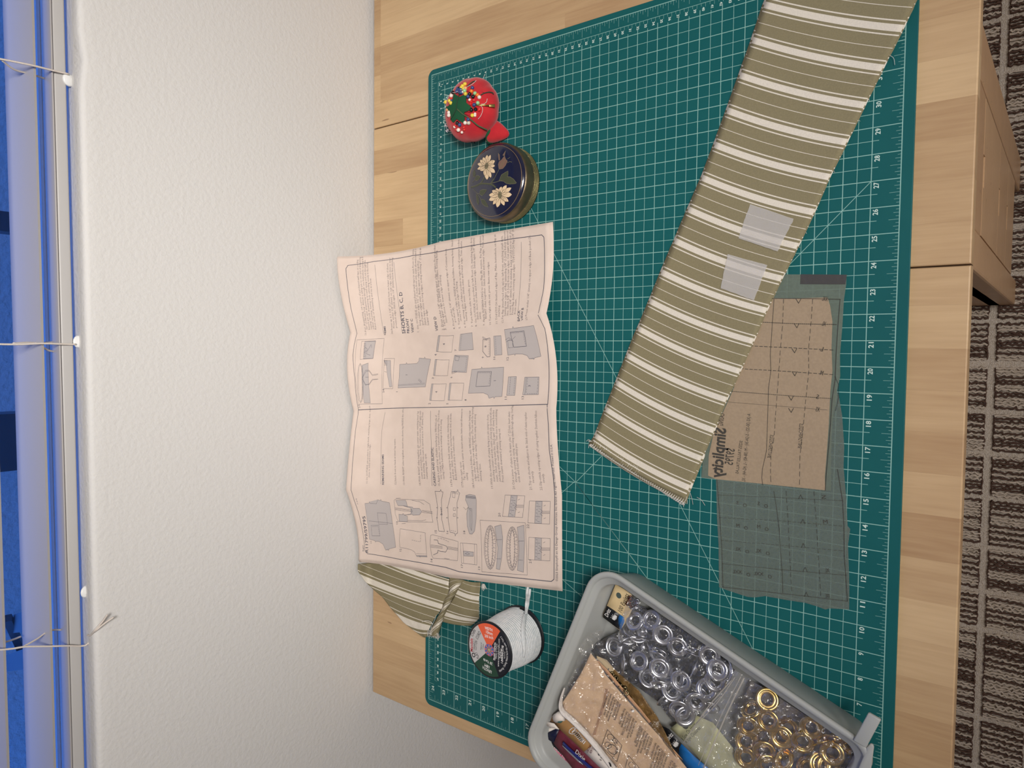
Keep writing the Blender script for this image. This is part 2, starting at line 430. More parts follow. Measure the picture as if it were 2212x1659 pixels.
for pts in ([(190,1372,.764),(196,1372,.755),(205,1361,.741),(222,1342,.738),(232,1327,.733)], [(196,1372,.760),(207,1362,.741),(228,1345,.737),(246,1333,.733)],
            [(192,1388,.766),(198,1400,.764),(201,1385,.76),(197,1372,.76)]):
    b.tube(crv(cordpts(pts), 5), [.0011]*5*(len(pts)-1)+[.0006], 6)
b.ball(tuple(PY(197,1370,.760)), .0022, 8); bpart('knotted_cord_end', b, m_cordw)
# outside: stucco balcony floor, parapet and dark rail
b = MB(); b.box((-3,.95,-.9),(4,3.2,-.6)); b.build('trim_1', m_stucco, smooth=False, kind='structure')
b = MB(); b.box((-3,2.2,-.6),(4,2.4,.25)); b.build('trim_2', m_stucco, smooth=False, kind='structure')
rl = empty('balcony_bench', (.2, 1.35, -.6), label='dark metal bench outside, seen between the blind slats', category='bench')
def rpart(name, bm, m): bm.v = [(x-.2,y-1.35,z+.6) for x,y,z in bm.v]; return bm.build(name, m, rl, smooth=False)
p0 = PY(20,1335,1.25); 
for (u0,v0,u1,v1,w) in ((52,1343,10,1352,.02),(52,1424,10,1434,.02)):
    b = MB(); a = PY(u0,v0,1.2); c = PY(u1,v1,1.6); b.tube([a+(a-c)*.6, a, c, c+(c-a)*.8], w, 4); rpart('rail', b, m_dark)
b = MB(); a = PY(25,1355,1.22); c = PY(45,1400,1.3); b.tube([a+(a-c)*.4, a, c, c+(c-a)*.2], .008, 4); rpart('brace', b, m_dark)
b = MB(); a = PY(5,895,1.3); c = PY(36,1016,1.3); b.box((min(a.x,c.x),1.3,-.6),(max(a.x,c.x),1.36,max(a.z,c.z)+.12)); rpart('backrest', b, m_dark)
b = MB(); a = PY(0,455,1.3); c = PY(14,500,1.3); b.box((min(a.x,c.x),1.3,-.6),(max(a.x,c.x),1.34,max(a.z,c.z)+.1)); rpart('post', b, m_dark)
# floor: carpet with tufted tiles
m_car = mat('carpet_plush', (242,230,215), 1.0, bump=(600, .9, .003), var=((216,201,184), 300), spec=0)
m_cb = mat('brown_loop_yarn', (104,82,72), 1.0, bump=(900, .8, .001), spec=0)
m_cg = mat('beige_loop_yarn', (222,207,190), 1.0, bump=(900, .8, .001), spec=0)
b = MB(); b.box((RX0,RY0,FZ-.05),(RX1,WALLY+.1,FZ)); fl = b.build('floor', m_car, smooth=False, kind='structure')
rnd = random.Random(3)
yb = MB()
ycols = [(-.087-.0735*k+(0), -.028-.0735*k) for k in range(-3, 7)]
x = -.70; bounds = []
for ax in (.0,):
    e = [(.6540,.586),(.575,.514),(.4985,.430),(.417,.356),(.344,.278),(.266,.192),(.180,.112),(.1,.045),(.032,-.116),(-.127,-.205),(-.216,-.29),(-.302,-.38),(-.392,-.47),(-.482,-.56),(.735,.666),(.83,.748),(.915,.842),(1.0,.927),(1.09,1.012),(1.175,1.1),(1.26,1.187)]
for ci, (y0, y1) in enumerate(ycols):
    for (xa, xb) in e:
        if ci % 2: xa += .0; xb += .0
        n = max(3, int((xa-xb)/.0050)); 
        for i in range(n+1):
            xx = xb + (xa-xb)*i/n; ph = rnd.random()*6; pts = []
            m_ = 16
            for k in range(m_+1):
                yy = y0 + (y1-y0)*k/m_ + rnd.uniform(-.0008,.0008)
                pts.append((xx + .0012*math.sin(k*2.3+ph) + rnd.uniform(-.0013,.0013), yy, FZ + .0010 + .0030*abs(math.sin(ph+k*1.7)) + rnd.uniform(0,.0008)))
            yb.tube(pts, [.0014+.0011*rnd.random() for _ in pts], 5, mi=(0 if (i % 2 == 0) ^ (rnd.random() < .25) else 1), cap=False)
        for yy in (y0, y1):
            m_ = max(6, int((xa-xb)/.0035)); pts = [(xb+(xa-xb)*k/m_, yy+rnd.uniform(-.0012,.0012), FZ+.001+.0022*abs(math.sin(k*1.8))) for k in range(m_+1)]
            yb.tube(pts, .0014, 5, mi=0, cap=False)
yb.build('carpet_tufts', [m_cb, m_cg], fl, kind='stuff')
# ================================================================ table
tb_ = empty('gateleg_table', (.6, .34, FZ), label='birch gateleg table with drawers standing against the white wall', category='table')
def tp(name, bm, m, par=None, off=(.6,.34,FZ), smooth=False, **t):
    bm.v = [(x-off[0], y-off[1], z-off[2]) for x, y, z in bm.v]
    return bm.build(name, m, par or tb_, smooth=smooth, **t)
TZ1, TZ0, TY0, TY1 = -.003, -.022, -.0585, .7372
sections = [('left_leaf', [.6010,.5661,.526,.4874,.4485,.410,.371,.329,.2892,.2502,.2132,.1783,.1433,.105,.066,.027,-.029]),
            ('centre_top', [.8605,.8274,.7899,.7516,.7175,.679,.6413,.6025]),
            ('right_leaf', [1.49,1.45,1.41,1.37,1.33,1.29,1.25,1.21,1.17,1.13,1.09,1.0549,1.0222,.9832,.9406,.8971,.862])]
rs = random.Random(11)
for nm, bx in sections:
    xa, xb = bx[0], bx[-1]
    sec = MB().box((xb+.0015,TY0+.0015,TZ0),(xa-.0015,TY1-.0015,TZ1-.0012)); sec = tp(nm, sec, m_wood2); 
    for x1, x0 in zip(bx, bx[1:]):
        js = sorted(rs.uniform(.02,.7) for _ in range(rs.choice((1,2,2))))
        js = [j for i, j in enumerate(js) if i == 0 or j-js[i-1] > .15]
        if nm == 'right_leaf' and .90 < (x0+x1)/2 < 1.06: js = [.30+rs.random()*.1, .7215]
        ys = [TY0] + js + [TY1]
        for y0, y1 in zip(ys, ys[1:]):
            g = .00002
            c = .0013; a0 = c if x0 == xb else 0; a1 = c if x1 == xa else 0; b0_ = c if y0 == TY0 else 0; b1_ = c if y1 == TY1 else 0
            X0, X1, Y0, Y1 = x0+(0 if a0 else g), x1-(0 if a1 else g), y0+(0 if b0_ else g), y1-(0 if b1_ else g)
            ring = [(X0,Y0),(X1,Y0),(X1,Y1),(X0,Y1)]; vs = []
            for z, k in ((TZ0+.001, 0), (TZ1-c, 0), (TZ1-c*.35, .35), (TZ1, 1)):
                vs += [(X0+a0*k, Y0+b0_*k, z), (X1-a1*k, Y0+b0_*k, z), (X1-a1*k, Y1-b1_*k, z), (X0+a0*k, Y1-b1_*k, z)]
            bb = MB().add(vs, [(3,2,1,0)] + [(4*k+i, 4*k+(i+1)%4, 4*k+4+(i+1)%4, 4*k+4+i) for k in range(3) for i in range(4)] + [(12,13,14,15)])
            st = tp('stave', bb, m_wood, sec)
# centre carcass with drawers
BX0, BX1, BY = .6075, .853, -.0505
def box_part(name, a, c, m=m_wood2, par=None, bw=.0015):
    o = tp(name, MB().box(a, c), m, par); bev(o, bw); return o
box_part('side_panel', (BX0, BY+.02, FZ+.0), (BX0+.018, .72, TZ0)); box_part('side_panel', (BX1-.018, BY+.02, FZ), (BX1, .72, TZ0))
box_part('corner_post', (BX0, BY, FZ), (.6490, BY+.04, TZ0), bw=.003); box_part('corner_post', (.7985, BY, FZ), (BX1, BY+.04, TZ0), bw=.003)
box_part('top_rail', (.6490, BY+.001, -.171), (.7985, BY+.03, TZ0)); box_part('bottom_rail', (.649, BY+.004, FZ+.06), (.7985, BY+.03, -.642))
box_part('back_panel', (BX0+.018, .70, FZ+.03), (BX1-.018, .715, TZ0))
for z1, z0 in ((-.1735,-.368),(-.3705,-.503),(-.5055,-.6395)):
    dr = empty('drawer', (0,0,0)); dr.parent = tb_; dr.location = (.724-.6, BY-.34, z0-FZ)
    bb = MB(); x0, x1 = .6505, .797; nx0, nx1 = .703, .7375; nz = z1-.013
    for (a, c) in (((x0,BY+.001,z0),(nx0,BY+.019,z1)), ((nx1,BY+.001,z0),(x1,BY+.019,z1)), ((nx0,BY+.001,z0),(nx1,BY+.019,nz))): bb.box(a, c)
    bb.v = [(x-.724, y-BY, z-z0) for x, y, z in bb.v]; fr = bb.build('drawer_front', m_wood2, dr, smooth=False)
    bb = MB().box((x0+.006,BY+.075,z0+.005),(x1-.006,.3,z1-.03)); bb.v = [(x-.724, y-BY, z-z0) for x, y, z in bb.v]; bb.build('drawer_box', m_wood2, dr, smooth=False)
for (lx, ly) in ((.12,.08),(.12,.64),(1.34,.08),(1.34,.64)):
    box_part('leg', (lx,ly,FZ), (lx+.045,ly+.045,TZ0), bw=.003)
for lx in (.12, 1.34): box_part('gate_rail', (min(lx,.6) if lx<.6 else BX1, .09, -.12), ((BX0 if lx<.6 else lx), .115, -.06)); 
for lx in (.12, 1.34): box_part('gate_rail', (min(lx,.6) if lx<.6 else BX1, .65, -.12), ((BX0 if lx<.6 else lx), .675, -.06))
# ================================================================ cutting mat
IN = .0254
mt = empty('cutting_mat', (18*IN, 12*IN, -.003), label='large teal cutting mat with printed inch grid lying on the birch table', category='mat')
def rrect(x0, x1, y0, y1, r, n=8):
    o = []
    for cx, cy, a0 in ((x1-r,y1-r,0),(x0+r,y1-r,PI/2),(x0+r,y0+r,PI),(x1-r,y0+r,3*PI/2)):
        for i in range(n+1): a = a0+PI/2*i/n; o.append((cx+r*math.cos(a), cy+r*math.sin(a)))
    return o
MX = .0085
out = rrect(-.0088, 36*IN+.0075, -.0103, 24*IN+.0075, .011)
b = MB(); b.slab([(x-18*IN, y-12*IN, .003) for x, y in out], .0029); o = b.build('vinyl_sheet', m_mat, mt, smooth=False); bev(o, .0005)
def matF(x, y): return Vector((x-18*IN, y-12*IN, .00308))
g = Print(); LW = .00052; LT = .00078
g2 = Print(); g3 = Print()
def ln(x0, y0, x1, y1, w=LW): (g if y0 == y1 else (g2 if x0 == x1 else g3)).stroke([(x0*IN,y0*IN),(x1*IN,y1*IN)], w)
for (a, c, d, e_) in ((0,0,36,0),(0,24,36,24),(0,0,0,24),(36,0,36,24)): ln(a,c,d,e_,.0009)
for k in range(2, 71):
    x = k/2; w = LT if k % 2 == 0 else LW
    if k % 2 == 0: ln(x, 0 if x < 36 else 1, x, 23.25, w)
    else: ln(x, .78, x, 23.12, w)
for k in range(2, 47):
    y = k/2; w = LT if k % 2 == 0 else LW
    if k % 2 == 0: ln(0, y, 35.22, y, w if y not in (1,23) else .0008)
    else: ln(.78, y, 35.1, y, w)
for k in range(36*8+1):
    x = k/8; t = .12 if k % 2 else (.2 if k % 4 else (.36 if k % 8 else .42))
    if k % 8: ln(x, 0, x, t, .0003)
    if 0 < x < 36: ln(x, 24, x, 24-t, .0004)
for k in range(24*8+1):
    y = k/8; t = .12 if k % 2 else (.2 if k % 4 else (.36 if k % 8 else .42))
    if k % 8: ln(0, y, t, y, .0003)
    if 0 < y < 24: ln(36, y, 36-t, y, .0003)
cx0, cy0 = 35.5, 23.5
ln(cx0, cy0, cx0-87/2.54, cy0, .0005); ln(cx0, cy0, cx0, cy0-55/2.54, .0005)
for k in range(1, 175): ln(cx0-k/5.08, cy0, cx0-k/5.08, cy0-(.12 if k % 2 else .17), .0003)
for k in range(1, 111): ln(cx0, cy0-k/5.08, cx0-(.12 if k % 2 else .17), cy0-k/5.08, .0003)
# angle guides
ln(14,14,27,1,.0006); ln(14,14,1,27-26+0+0 if False else 1,.0006)
def ang(x0, y0, x1, y1): ln(x0,y0,x1,y1,.0006)
for (u0,v0,u1,v1) in ((1162,447,1241.6,1039.9),): pass
for pa, pb in (((1062,280),(1625,1400)), ((1241.6,1039.9),(1208,1007)), ((1241.6,1039.9),(1380,1224)), ((1241.6,1039.9),(1205,1072)), ((1213,1250),(1256,1288))):
    a = XY(*pa); c = XY(*pb); g3.stroke([a, c], .0006)
g.build('printed_grid', matF, m_print, mt); g2.build('printed_grid', lambda x, y: matF(x, y)+Vector((0,0,.00004)), m_print, mt); g3.build('angle_guides', lambda x, y: matF(x, y)+Vector((0,0,.00008)), m_print, mt)
g = Print()
for k in range(1, 36):
    g.text(str(k), ((k-(.28 if k > 9 else .16))*IN, .735*IN), ((k-.055)*IN, .735*IN), size=.255*IN, bold=.02)
for k in range(1, 25):
    yy = k-(.29 if k < 24 else .43); g.text(str(k), ((.60 if k > 9 else .76)*IN, yy*IN), (.885*IN, yy*IN), size=.265*IN, bold=.02)
for k in range(1, 88):
    c = Vector(((cx0-k/2.54+.12)*IN, (cy0-.12)*IN)); s_ = str(k)
    xx = cx0-k/2.54+(.21 if k > 9 else .13); g.text(s_, (xx*IN, (cy0-.16)*IN), size=.165*IN, bold=.03, d=(-1,0))
for k in range(1, 56):
    g.text(str(k), ((cx0-.17)*IN, (cy0-k/2.54+.15)*IN), size=.165*IN, bold=.03, d=(-1,0))
g.text('cm', ((cx0-.05)*IN,(cy0-.06)*IN), size=.15*IN, bold=.02, d=(-1,0))
a = XY(967,268); c = XY(975,203); g.text('cutting Hel', a, c, size=.021, bold=.0, shear=.4)
g.build('printed_numerals', matF, m_num, mt, kind='stuff')
# ================================================================ instruction sheet
ND = [  # rows s = left edge, quarter, fold, 3/4, right edge ; columns t=0..1
 [(728.5,556),(735,628),(757,718.5),(750,800),(763.7,888),(754,975),(747.5,1059),(770,1140),(774.6,1211)],
 [(947,524.6),(951,615),(967,712),(950,800),(945.5,885),(945,960),(952,1051),(962,1145),(961,1243)],
 [(1185.5,482.5),(1187,580),(1173,678),(1195,775),(1196,881),(1200,962),(1210,1067),(1211,1170),(1212.6,1273)]]
HM = [.006,.005,.017,.006,.009,.006,.012,.007,.008]     # height along the middle fold
HR = [.002,.003,.0145,.003,.004,.003,.006,.004,.0048]    # along the right edge
def node(s, t):
    if s == 0:
        u, v = ND[0][t]; return PY(u, v, WALLY-.0045)
    if s == 2: return P(*ND[1][t], HM[t])
    if s == 4: return P(*ND[2][t], HR[t])
    if s == 1:
        a, c = node(0, t), node(2, t); m = (a+c)/2; m.y = lerp(c.y, a.y, .62); m.z = .004 + (a.z)*.14 + HM[t]*.35; m.x = lerp(c.x, a.x, .6); return m
    if s == 3:
        a, c = node(2, t), node(4, t); m = (a+c)/2; m.z += .001; return m
NODES = [[node(s, t) for t in range(9)] for s in range(5)]
def quadi(p0, p1, p2, x):   # through p0 (0), p1 (.5), p2 (1)
    return p0*((1-x)*(1-2*x)) + p1*(4*x*(1-x)) + p2*(x*(2*x-1))
def sheet(s, t):
    tt = min(max(t, 0), 1)*4; k = min(int(tt), 3); x = tt-k
    cols = [quadi(NODES[i][2*k], NODES[i][2*k+1], NODES[i][2*k+2], x) for i in range(5)]
    ss = min(max(s, 0), 1)*2; j = min(int(ss), 1); y = ss-j
    return quadi(cols[2*j], cols[2*j+1], cols[2*j+2], y)
PL, PWID = .470, .392
def sheetN(s, t):
    e = .004; a = sheet(min(s+e,1), t)-sheet(max(s-e,0), t); c = sheet(s, min(t+e,1))-sheet(s, max(t-e,0))
    n = a.cross(c).normalized(); return n if n.z > 0 else -n
def sheetF(off):
    def F(x, y):
        s = y/PWID; t = 1-x/PL; p = sheet(s, t); return p + sheetN(s, t)*off
    return F
_last = [.5, .5]
def pg(u, v):
    """pixel -> page coordinates (x right, y down) by Newton on the sheet"""
    s, t = .5, .5
    for _ in range(14):
        q = pr(sheet(s, t)); e = 1e-3
        s2 = s+e if s < .99 else s-e; t2 = t+e if t < .99 else t-e
        qs = pr(sheet(s2, t)); qt = pr(sheet(s, t2))
        a = (qs[0]-q[0])/(s2-s); c = (qs[1]-q[1])/(s2-s); bb = (qt[0]-q[0])/(t2-t); d = (qt[1]-q[1])/(t2-t)
        ru, rv = u-q[0], v-q[1]; det = a*d-bb*c
        s = min(max(s+(ru*d-bb*rv)/det, 0), 1); t = min(max(t+(a*rv-ru*c)/det, 0), 1)
    return Vector(((1-t)*PL, s*PWID))
ZA = lambda x, y: pg(700+x/3.687, 450+y/3.687)
ZB = lambda x, y: pg(700+x/3.687, 850+y/3.687)
sh = empty('instruction_sheet', tuple(P(1060,880)), label='unfolded creased newsprint sewing instruction sheet with grey diagrams, leaning on the wall', category='paper')
SH0 = P(1060,880)
def shb(name, bm_rows, m, off=0):
    b = MB(); b.grid([[tuple(p-SH0) for p in r] for r in bm_rows]); o = b.build(name, m, sh); mod(o, 'SOLIDIFY', thickness=.00012, offset=-1); return o
# the sheet has slightly ragged ends
top = []
for i in range(61):
    s = i/60; row = []
    for j in range(97):
        t = j/96; p = sheet(s, t) + sheetN(s, t)*(.00006*noise.noise(Vector((s*9, t*11, 1))))
        row.append(p)
    top.append(row)
shb('top_page', top, m_paper)
low = []
for i in range(41):
    s = i/40; row = []
    for j in range(65):
        t = j/64; p = sheet(s, t).copy(); n = sheetN(s, t); p -= n*(.0012)
        p += Vector((-.004*t + .0015, -.0045*(1-t)*s - .001, 0)); 
        if p.y > WALLY-.0035: p.y = WALLY-.0035
        p.z = max(p.z, .0007); row.append(p)
    low.append(row)
shb('lower_page', low, m_paper)
def SF(off):
    F = sheetF(off)
    return lambda x, y: F(x, y) - SH0
class PagePrint(Print):
    """page y points down, so glyphs are flipped accordingly"""
    def ptext(s, txt, a, size, bold=0.0, d=(1,0), cond=1.0, res=1):
        vs, fs, x0, w = glyphs(txt, bold, res); dv = Vector(d).normalized(); n = Vector((dv.y, -dv.x))
        s.add([a + dv*((x-x0)*size*cond) + n*(y*size) for x, y in vs], fs)
T1 = PagePrint(); T2 = PagePrint()
SZ = .0052
def para(lines, Z, x, y, dx=17.3, size=SZ, bold=0.0, first=None, indent=0.0085):
    a = Z(x, y); 
    for i, l in enumerate(lines):
        p = a + Vector((indent if (i and first) else 0, i*.00475))
        T1.ptext(l, p, size, bold, cond=.86 if Z is ZA else .80)
pr_txt = [
 (ZA,335,1012,['23.For drawstring, cut a piece of purchased twill tape or cording','70" (178cm) long. Attach a safety pin to one end of drawstring.','Insert pin and drawstring through one buttonhole opening in front','casing, work drawstring around casing and out through the','other opening, having ends extending evenly in the front.','Knot ends of drawstring and tie in a bow.']),
 (ZA,547,1002,['24.Press up a 1 1/4" (3.2cm) hem on lower edge of shorts.','Press under 1/4" (6mm) on raw edge. Stitch close to inner','pressed edge. Stitch again 1/4" (6mm) below first stitching.']),
 (ZA,757,985,['1. On OUTSIDE, pin purchased twill tape to each Front (1), having','long outer edge 1/2" (1.3cm) from side seam allowance and upper','and lower edges even. Baste upper edges together.','Stitch tape close to long edges, ending stitching 3" (7.5cm) above','lower edge.']),
 (ZA,957,970,['2. Press under 1/4" (6mm) on upper edge of fabric Front pocket (4).']),
 (ZA,975,968,['3. Turn upper edge to INSIDE along foldline, forming facing.','Stitch close to lower edge of facing.']),
 (ZA,1042,962,['4. Press under 1/4" (6mm) on upper edge of Contrast front','pocket (4).']),
 (ZA,1086,955,['5. Turn upper edge to INSIDE along foldline, forming facing. Stitch','close to lower edge of facing.']),
 (ZA,1130,950,['6. Pin wrong side of fabric pocket to right side of contrast pocket,','having edges even. Stitch sides and lower edge. Trim seams.']),
 (ZA,1187,942,['7. Turn fabric side to inside; press.']),
 (ZA,1217,940,['8. On OUTSIDE, pin pocket to left Front (1), matching large dots.','Stitch close to sides and lower edge. Stitch again 1/4" (6mm)','away.']),
 (ZA,1280,932,['9. Apply INTERFACING to one Flap (8) section. Pin Flap sections,','RIGHT sides together. Stitch sides and lower edge. Trim seams.']),
 (ZA,1330,925,['10.Turn right side out, press. Baste raw edges.']),
 (ZA,1382,917,['11.TOPSTITCH finished edges of flap. Make buttonhole on flap at','marking.']),
 (ZA,1430,910,['12.Pin flap (interfaced side up) to left front, matching small dots,','having raw edges of flap extending 5/8" (1.5cm) below placement','line. Stitch 5/8" (1.5cm) from raw edges. Cut seam allowances to','a scant 1/4" (6mm) from stitching, being careful not to cut shorts.','Press flap down, covering raw edges. TOPSTITCH flap 1/4" (6mm)','from seam.']),
 (ZA,1622,887,['13.Press under 1/4" (6mm) on upper edge of Back pocket (3).']),
 (ZB,347,715,['11.On OUTSIDE, pin pocket to right back, matching large dots. Stitch','close to sides and lower edge.']),
 (ZB,577,725,['12.Stitch front to back at inner leg seams.']),
 (ZB,644,727,['13.With RIGHT sides together, insert one shorts leg INSIDE the other.']),
 (ZB,772,730,['14.With RIGHT sides together, pin center seam, matching inner leg','seams and notches. Stitch. To reinforce seam, stitch again over','first stitching. Trim seam in curved area to 1/4" (6mm). Press','remaining seam open.']),
 (ZB,926,735,['15.Apply a small scrap of fusible interfacing to WRONG side of','one Casing (6) section, over buttonhole markings. (This is front','casing.) Make buttonholes at markings on front casing']),
 (ZB,1024,740,['16.Pin front casing to back casing (6) at sides, matching notches','and dots. Stitch, leaving an opening between dots, as shown.','Back-stitch at dots to reinforce seam.']),
 (ZB,1112,745,['17.Press seam open.','Tip: To make it easier to insert elastic, baste seam allowances to','casing.']),
 (ZB,1200,752,['18.Fold casing on foldline, with WRONG sides together, having raw','edges even. Baste raw edges together. (The side with the opening','is the underside of the casing.) To form casing, stitch along','stitching lines.']),
 (ZB,1348,757,['19.With the underside of casing facing you, pin casing to shorts,','matching centers and side seams, placing side opening at left side','seam. Stitch along seam line. Stitch again 1/4" (6mm) from first','stitching within seam allowance. Trim close to second stitching.','Press seams downward, pressing casing out.']),
 (ZB,1522,764,['20.Cut a piece of elastic to fit waist, plus 1" (2.5cm). Insert elastic','through opening in casing, working elastic through casing. Overlap','ends and hold with safety pins.']),
 (ZB,1657,769,['21.Try on shorts and adjust to fit. Stitch ends of elastic together','securely']),
 (ZB,1740,771,['22.Slip-stitch opening edges of casing together. Distribute fullness','evenly.'])]
for Z, x, y, ls in pr_txt: para(ls, Z, x, y, first=True)
for Z, x, y, s_, k, bo in ((ZA,492,1008,'HEMS',.0056,.02),(ZA,648,997,'SHORTS B, C, D',.0092,.012),(ZA,680,993,'FRONT',.0068,.012),(ZA,714,990,'VIEW C',.0060,.01),(ZA,908,977,'VIEW D',.0060,.01),
    (ZA,1562,897,'BACK',.0062,.012),(ZA,1588,892,'VIEW B',.0056,.01),(ZB,478,726,'REMAINING SEAMS',.0060,.012),(ZB,894,737,'CASING AND ELASTIC',.0060,.012),
    (ZB,352,1266,'R11799/S9795',.0118,.008),(ZB,316,1256,'English',.0046,.01),(ZB,272,882,'3 of 4',.0042,0),
    (ZB,1864,1496,'©2023 Simplicity® an IG Design Group Americas, Inc. brand. All rights reserved. Printed in U.S.A.',.0047,0)):
    T2.ptext(s_, Z(x, y), k, bo, cond=.9, res=2)
T1.build('printed_text', SF(.00025), m_ink, sh, .012)
# rules and frames
T2.stroke([ZA(*p) for p in ((1782,1560),(1792,1400),(1785,1150),(1760,960),(1705,850),(1750,640),(1757,400),(1752,230),(1735,212),(1500,243),(1000,328),(920,345),(700,378),(400,423),(190,455),(174,480),(185,600),(215,800),(262,996),(240,1090),(230,1170),(245,1350),(274,1606))], .0009)
T2.stroke([ZB(*p) for p in ((274,126),(250,300),(228,550),(215,768),(240,850),(275,950),(320,1180),(325,1250),(345,1275),(600,1320),(972,1385),(1080,1420),(1300,1445),(1600,1475),(1810,1497),(1832,1480),(1834,1200),(1838,850),(1825,650),(1795,450),(1788,250),(1778,90))], .0009)
T2.stroke([ZA(274,1606), ZA(900,1585), ZA(1782,1561)], .0009)
for Z, pts in ((ZA,((475,1000),(470,960),(405,450))),(ZA,((620,985),(615,900),(557,430))),(ZA,((1540,892),(1545,830),(1572,268))),(ZB,((452,722),(460,300),(487,150))),(ZB,((862,735),(855,400),(850,138)))):
    T2.stroke([Z(*p) for p in pts], .0004)
G = PagePrint(); LI = .00036
def shape(Z, pts, fill=False, w=LI, dash=None, inset=None):
    q = [Z(*p) for p in pts]
    if fill: G.poly(q)
    T2.stroke(q, w, closed=True, dash=dash)
def line(Z, pts, w=LI, dash=None): T2.stroke([Z(*p) for p in pts], w, dash=dash)
def num(Z, x, y, s_, k=.0055): T2.ptext(s_, Z(x, y), k)
shape(ZA, ((262,1048),(480,1036),(465,1556),(277,1560)))
shape(ZA, ((301,1060),(412,1055),(390,1196),(288,1203))); shape(ZA, ((325,1062),(411,1057),(391,1195),(314,1199)), True)
line(ZA, ((320,1100),(345,1120),(340,1160),(370,1170))); line(ZA, ((318,1150),(350,1130),(375,1085),(380,1110)))
for k in range(9): line(ZA, ((316,1075+k*13),(335,1080+k*13)))
shape(ZA, ((303,1250),(352,1232),(356,1400),(370,1549),(320,1549),(305,1400)), True)
for r_ in ((16,150),(24,158)):
    line(ZA, [(290+r_[0]*math.cos(a/12*2*PI)+2*math.sin(a/12*2*PI), 1392+r_[1]*math.sin(a/12*2*PI)) for a in range(13)])
for k in range(24): line(ZA, ((301,1262+k*11),(311,1266+k*11)))
for dd in (0, 7):
    line(ZA, ((305,1350),(330+dd,1290+dd),(360,1290+dd),(385,1325+dd),(430,1318+dd))); line(ZA, ((305,1355),(330,1402+dd),(360,1405-dd),(385,1368-dd),(432,1360)))
line(ZA, ((330,1345),(355,1343)))
shape(ZA, ((482,1197),(562,1195),(548,1437),(470,1435))); shape(ZA, ((477,1212),(530,1212),(532,1300),(541,1420),(522,1422),(503,1312),(497,1250)), True)
line(ZA, ((480,1300),(500,1305))); 
for k in range(4): line(ZA, ((478,1215+k*11),(505,1216+k*11)))
shape(ZA, ((603,1243),(655,1240),(657,1228),(664,1240),(740,1236),(755,1218),(760,1192),(800,1196),(802,1184),(808,1197),(850,1202),(822,1335),(808,1422),(590,1431),(600,1340)), True)
line(ZA, ((592,1406),(806,1392)), dash=.0016); line(ZA, ((593,1413),(804,1400)), dash=.0016); line(ZA, ((750,1365),(775,1390))); line(ZA, ((757,1358),(780,1384)))
for pts in (((912,1013),(1033,1012),(1018,1145),(895,1140)),((887,1203),(998,1206),(985,1333),(872,1330)),((858,1398),(975,1397),(958,1533),(842,1530)),((1002,1392),(1115,1393),(1100,1530),(988,1528))):
    shape(ZA, pts); a, c, d, f = pts; q = lambda p, r, k: (p[0]+(r[0]-p[0])*k, p[1]+(r[1]-p[1])*k)
    shape(ZA, (a, q(a,c,.1), q(f,d,.1), f), True)
shape(ZA, ((1087,1003),(1180,990),(1190,1125),(1075,1133)), True); line(ZA, ((1098,1002),(1087,1131)), dash=.0016)
shape(ZA, ((1040,1170),(1150,1173),(1135,1307),(1018,1303)), True); line(ZA, ((1050,1180),(1138,1182),(1125,1298),(1030,1295)), dash=.0018); shape(ZA, ((1045,1172),(1080,1185),(1070,1215),(1045,1210))); shape(ZA, ((1020,1318),(1058,1303),(1052,1296),(1018,1308)))
shape(ZA, ((1178,1283),(1253,1277),(1256,1262),(1263,1275),(1432,1265),(1418,1498),(1362,1502),(1355,1515),(1350,1502),(1315,1513),(1305,1485),(1270,1470),(1150,1473),(1165,1370)), True)
shape(ZA, ((1225,1302),(1335,1301),(1322,1415),(1210,1420)), w=.0005); line(ZA, ((1230,1310),(1326,1309),(1314,1407)), dash=.0018)
shape(ZA, ((1267,1045),(1322,1033),(1322,1180),(1300,1183),(1265,1140)), w=.0006); line(ZA, ((1275,1055),(1314,1042),(1314,1170)), dash=.0018); shape(ZA, ((1265,1022),(1300,1045),(1296,1052),(1262,1030)))
shape(ZA, ((1352,1018),(1410,1013),(1418,1165),(1360,1170)), True); line(ZA, ((1365,1020),(1372,1166)), dash=.0018)
shape(ZA, ((1470,1342),(1533,1340),(1520,1490),(1455,1490)), True); line(ZA, ((1487,1345),(1474,1487)), dash=.0018); line(ZA, ((1522,1350),(1510,1482)), dash=.0018)
shape(ZA, ((1437,965),(1500,957),(1505,940),(1512,955),(1670,933),(1728,1178),(1680,1190),(1672,1203),(1668,1192),(1636,1200),(1618,1172),(1580,1160),(1525,1160),(1522,1172),(1517,1161),(1465,1170)), True)
shape(ZA, ((1483,988),(1593,976),(1613,1098),(1512,1106)), w=.0006); line(ZA, ((1490,996),(1586,985),(1604,1090)), dash=.0018); line(ZA, ((1445,1050),(1470,1030),(1500,1045),(1525,1020))); line(ZA, ((1450,1065),(1480,1045),(1510,1060)))
shape(ZA, ((1463,1053),(1500,1050),(1506,1108),(1470,1112)))
shape(ZA, ((1600,1345),(1713,1343),(1708,1483),(1583,1485)), True); line(ZA, ((1622,1350),(1610,1478)), dash=.002); line(ZA, ((1705,1352),(1698,1476),(1610,1478)), dash=.002); line(ZA, ((1612,1346),(1600,1484)))
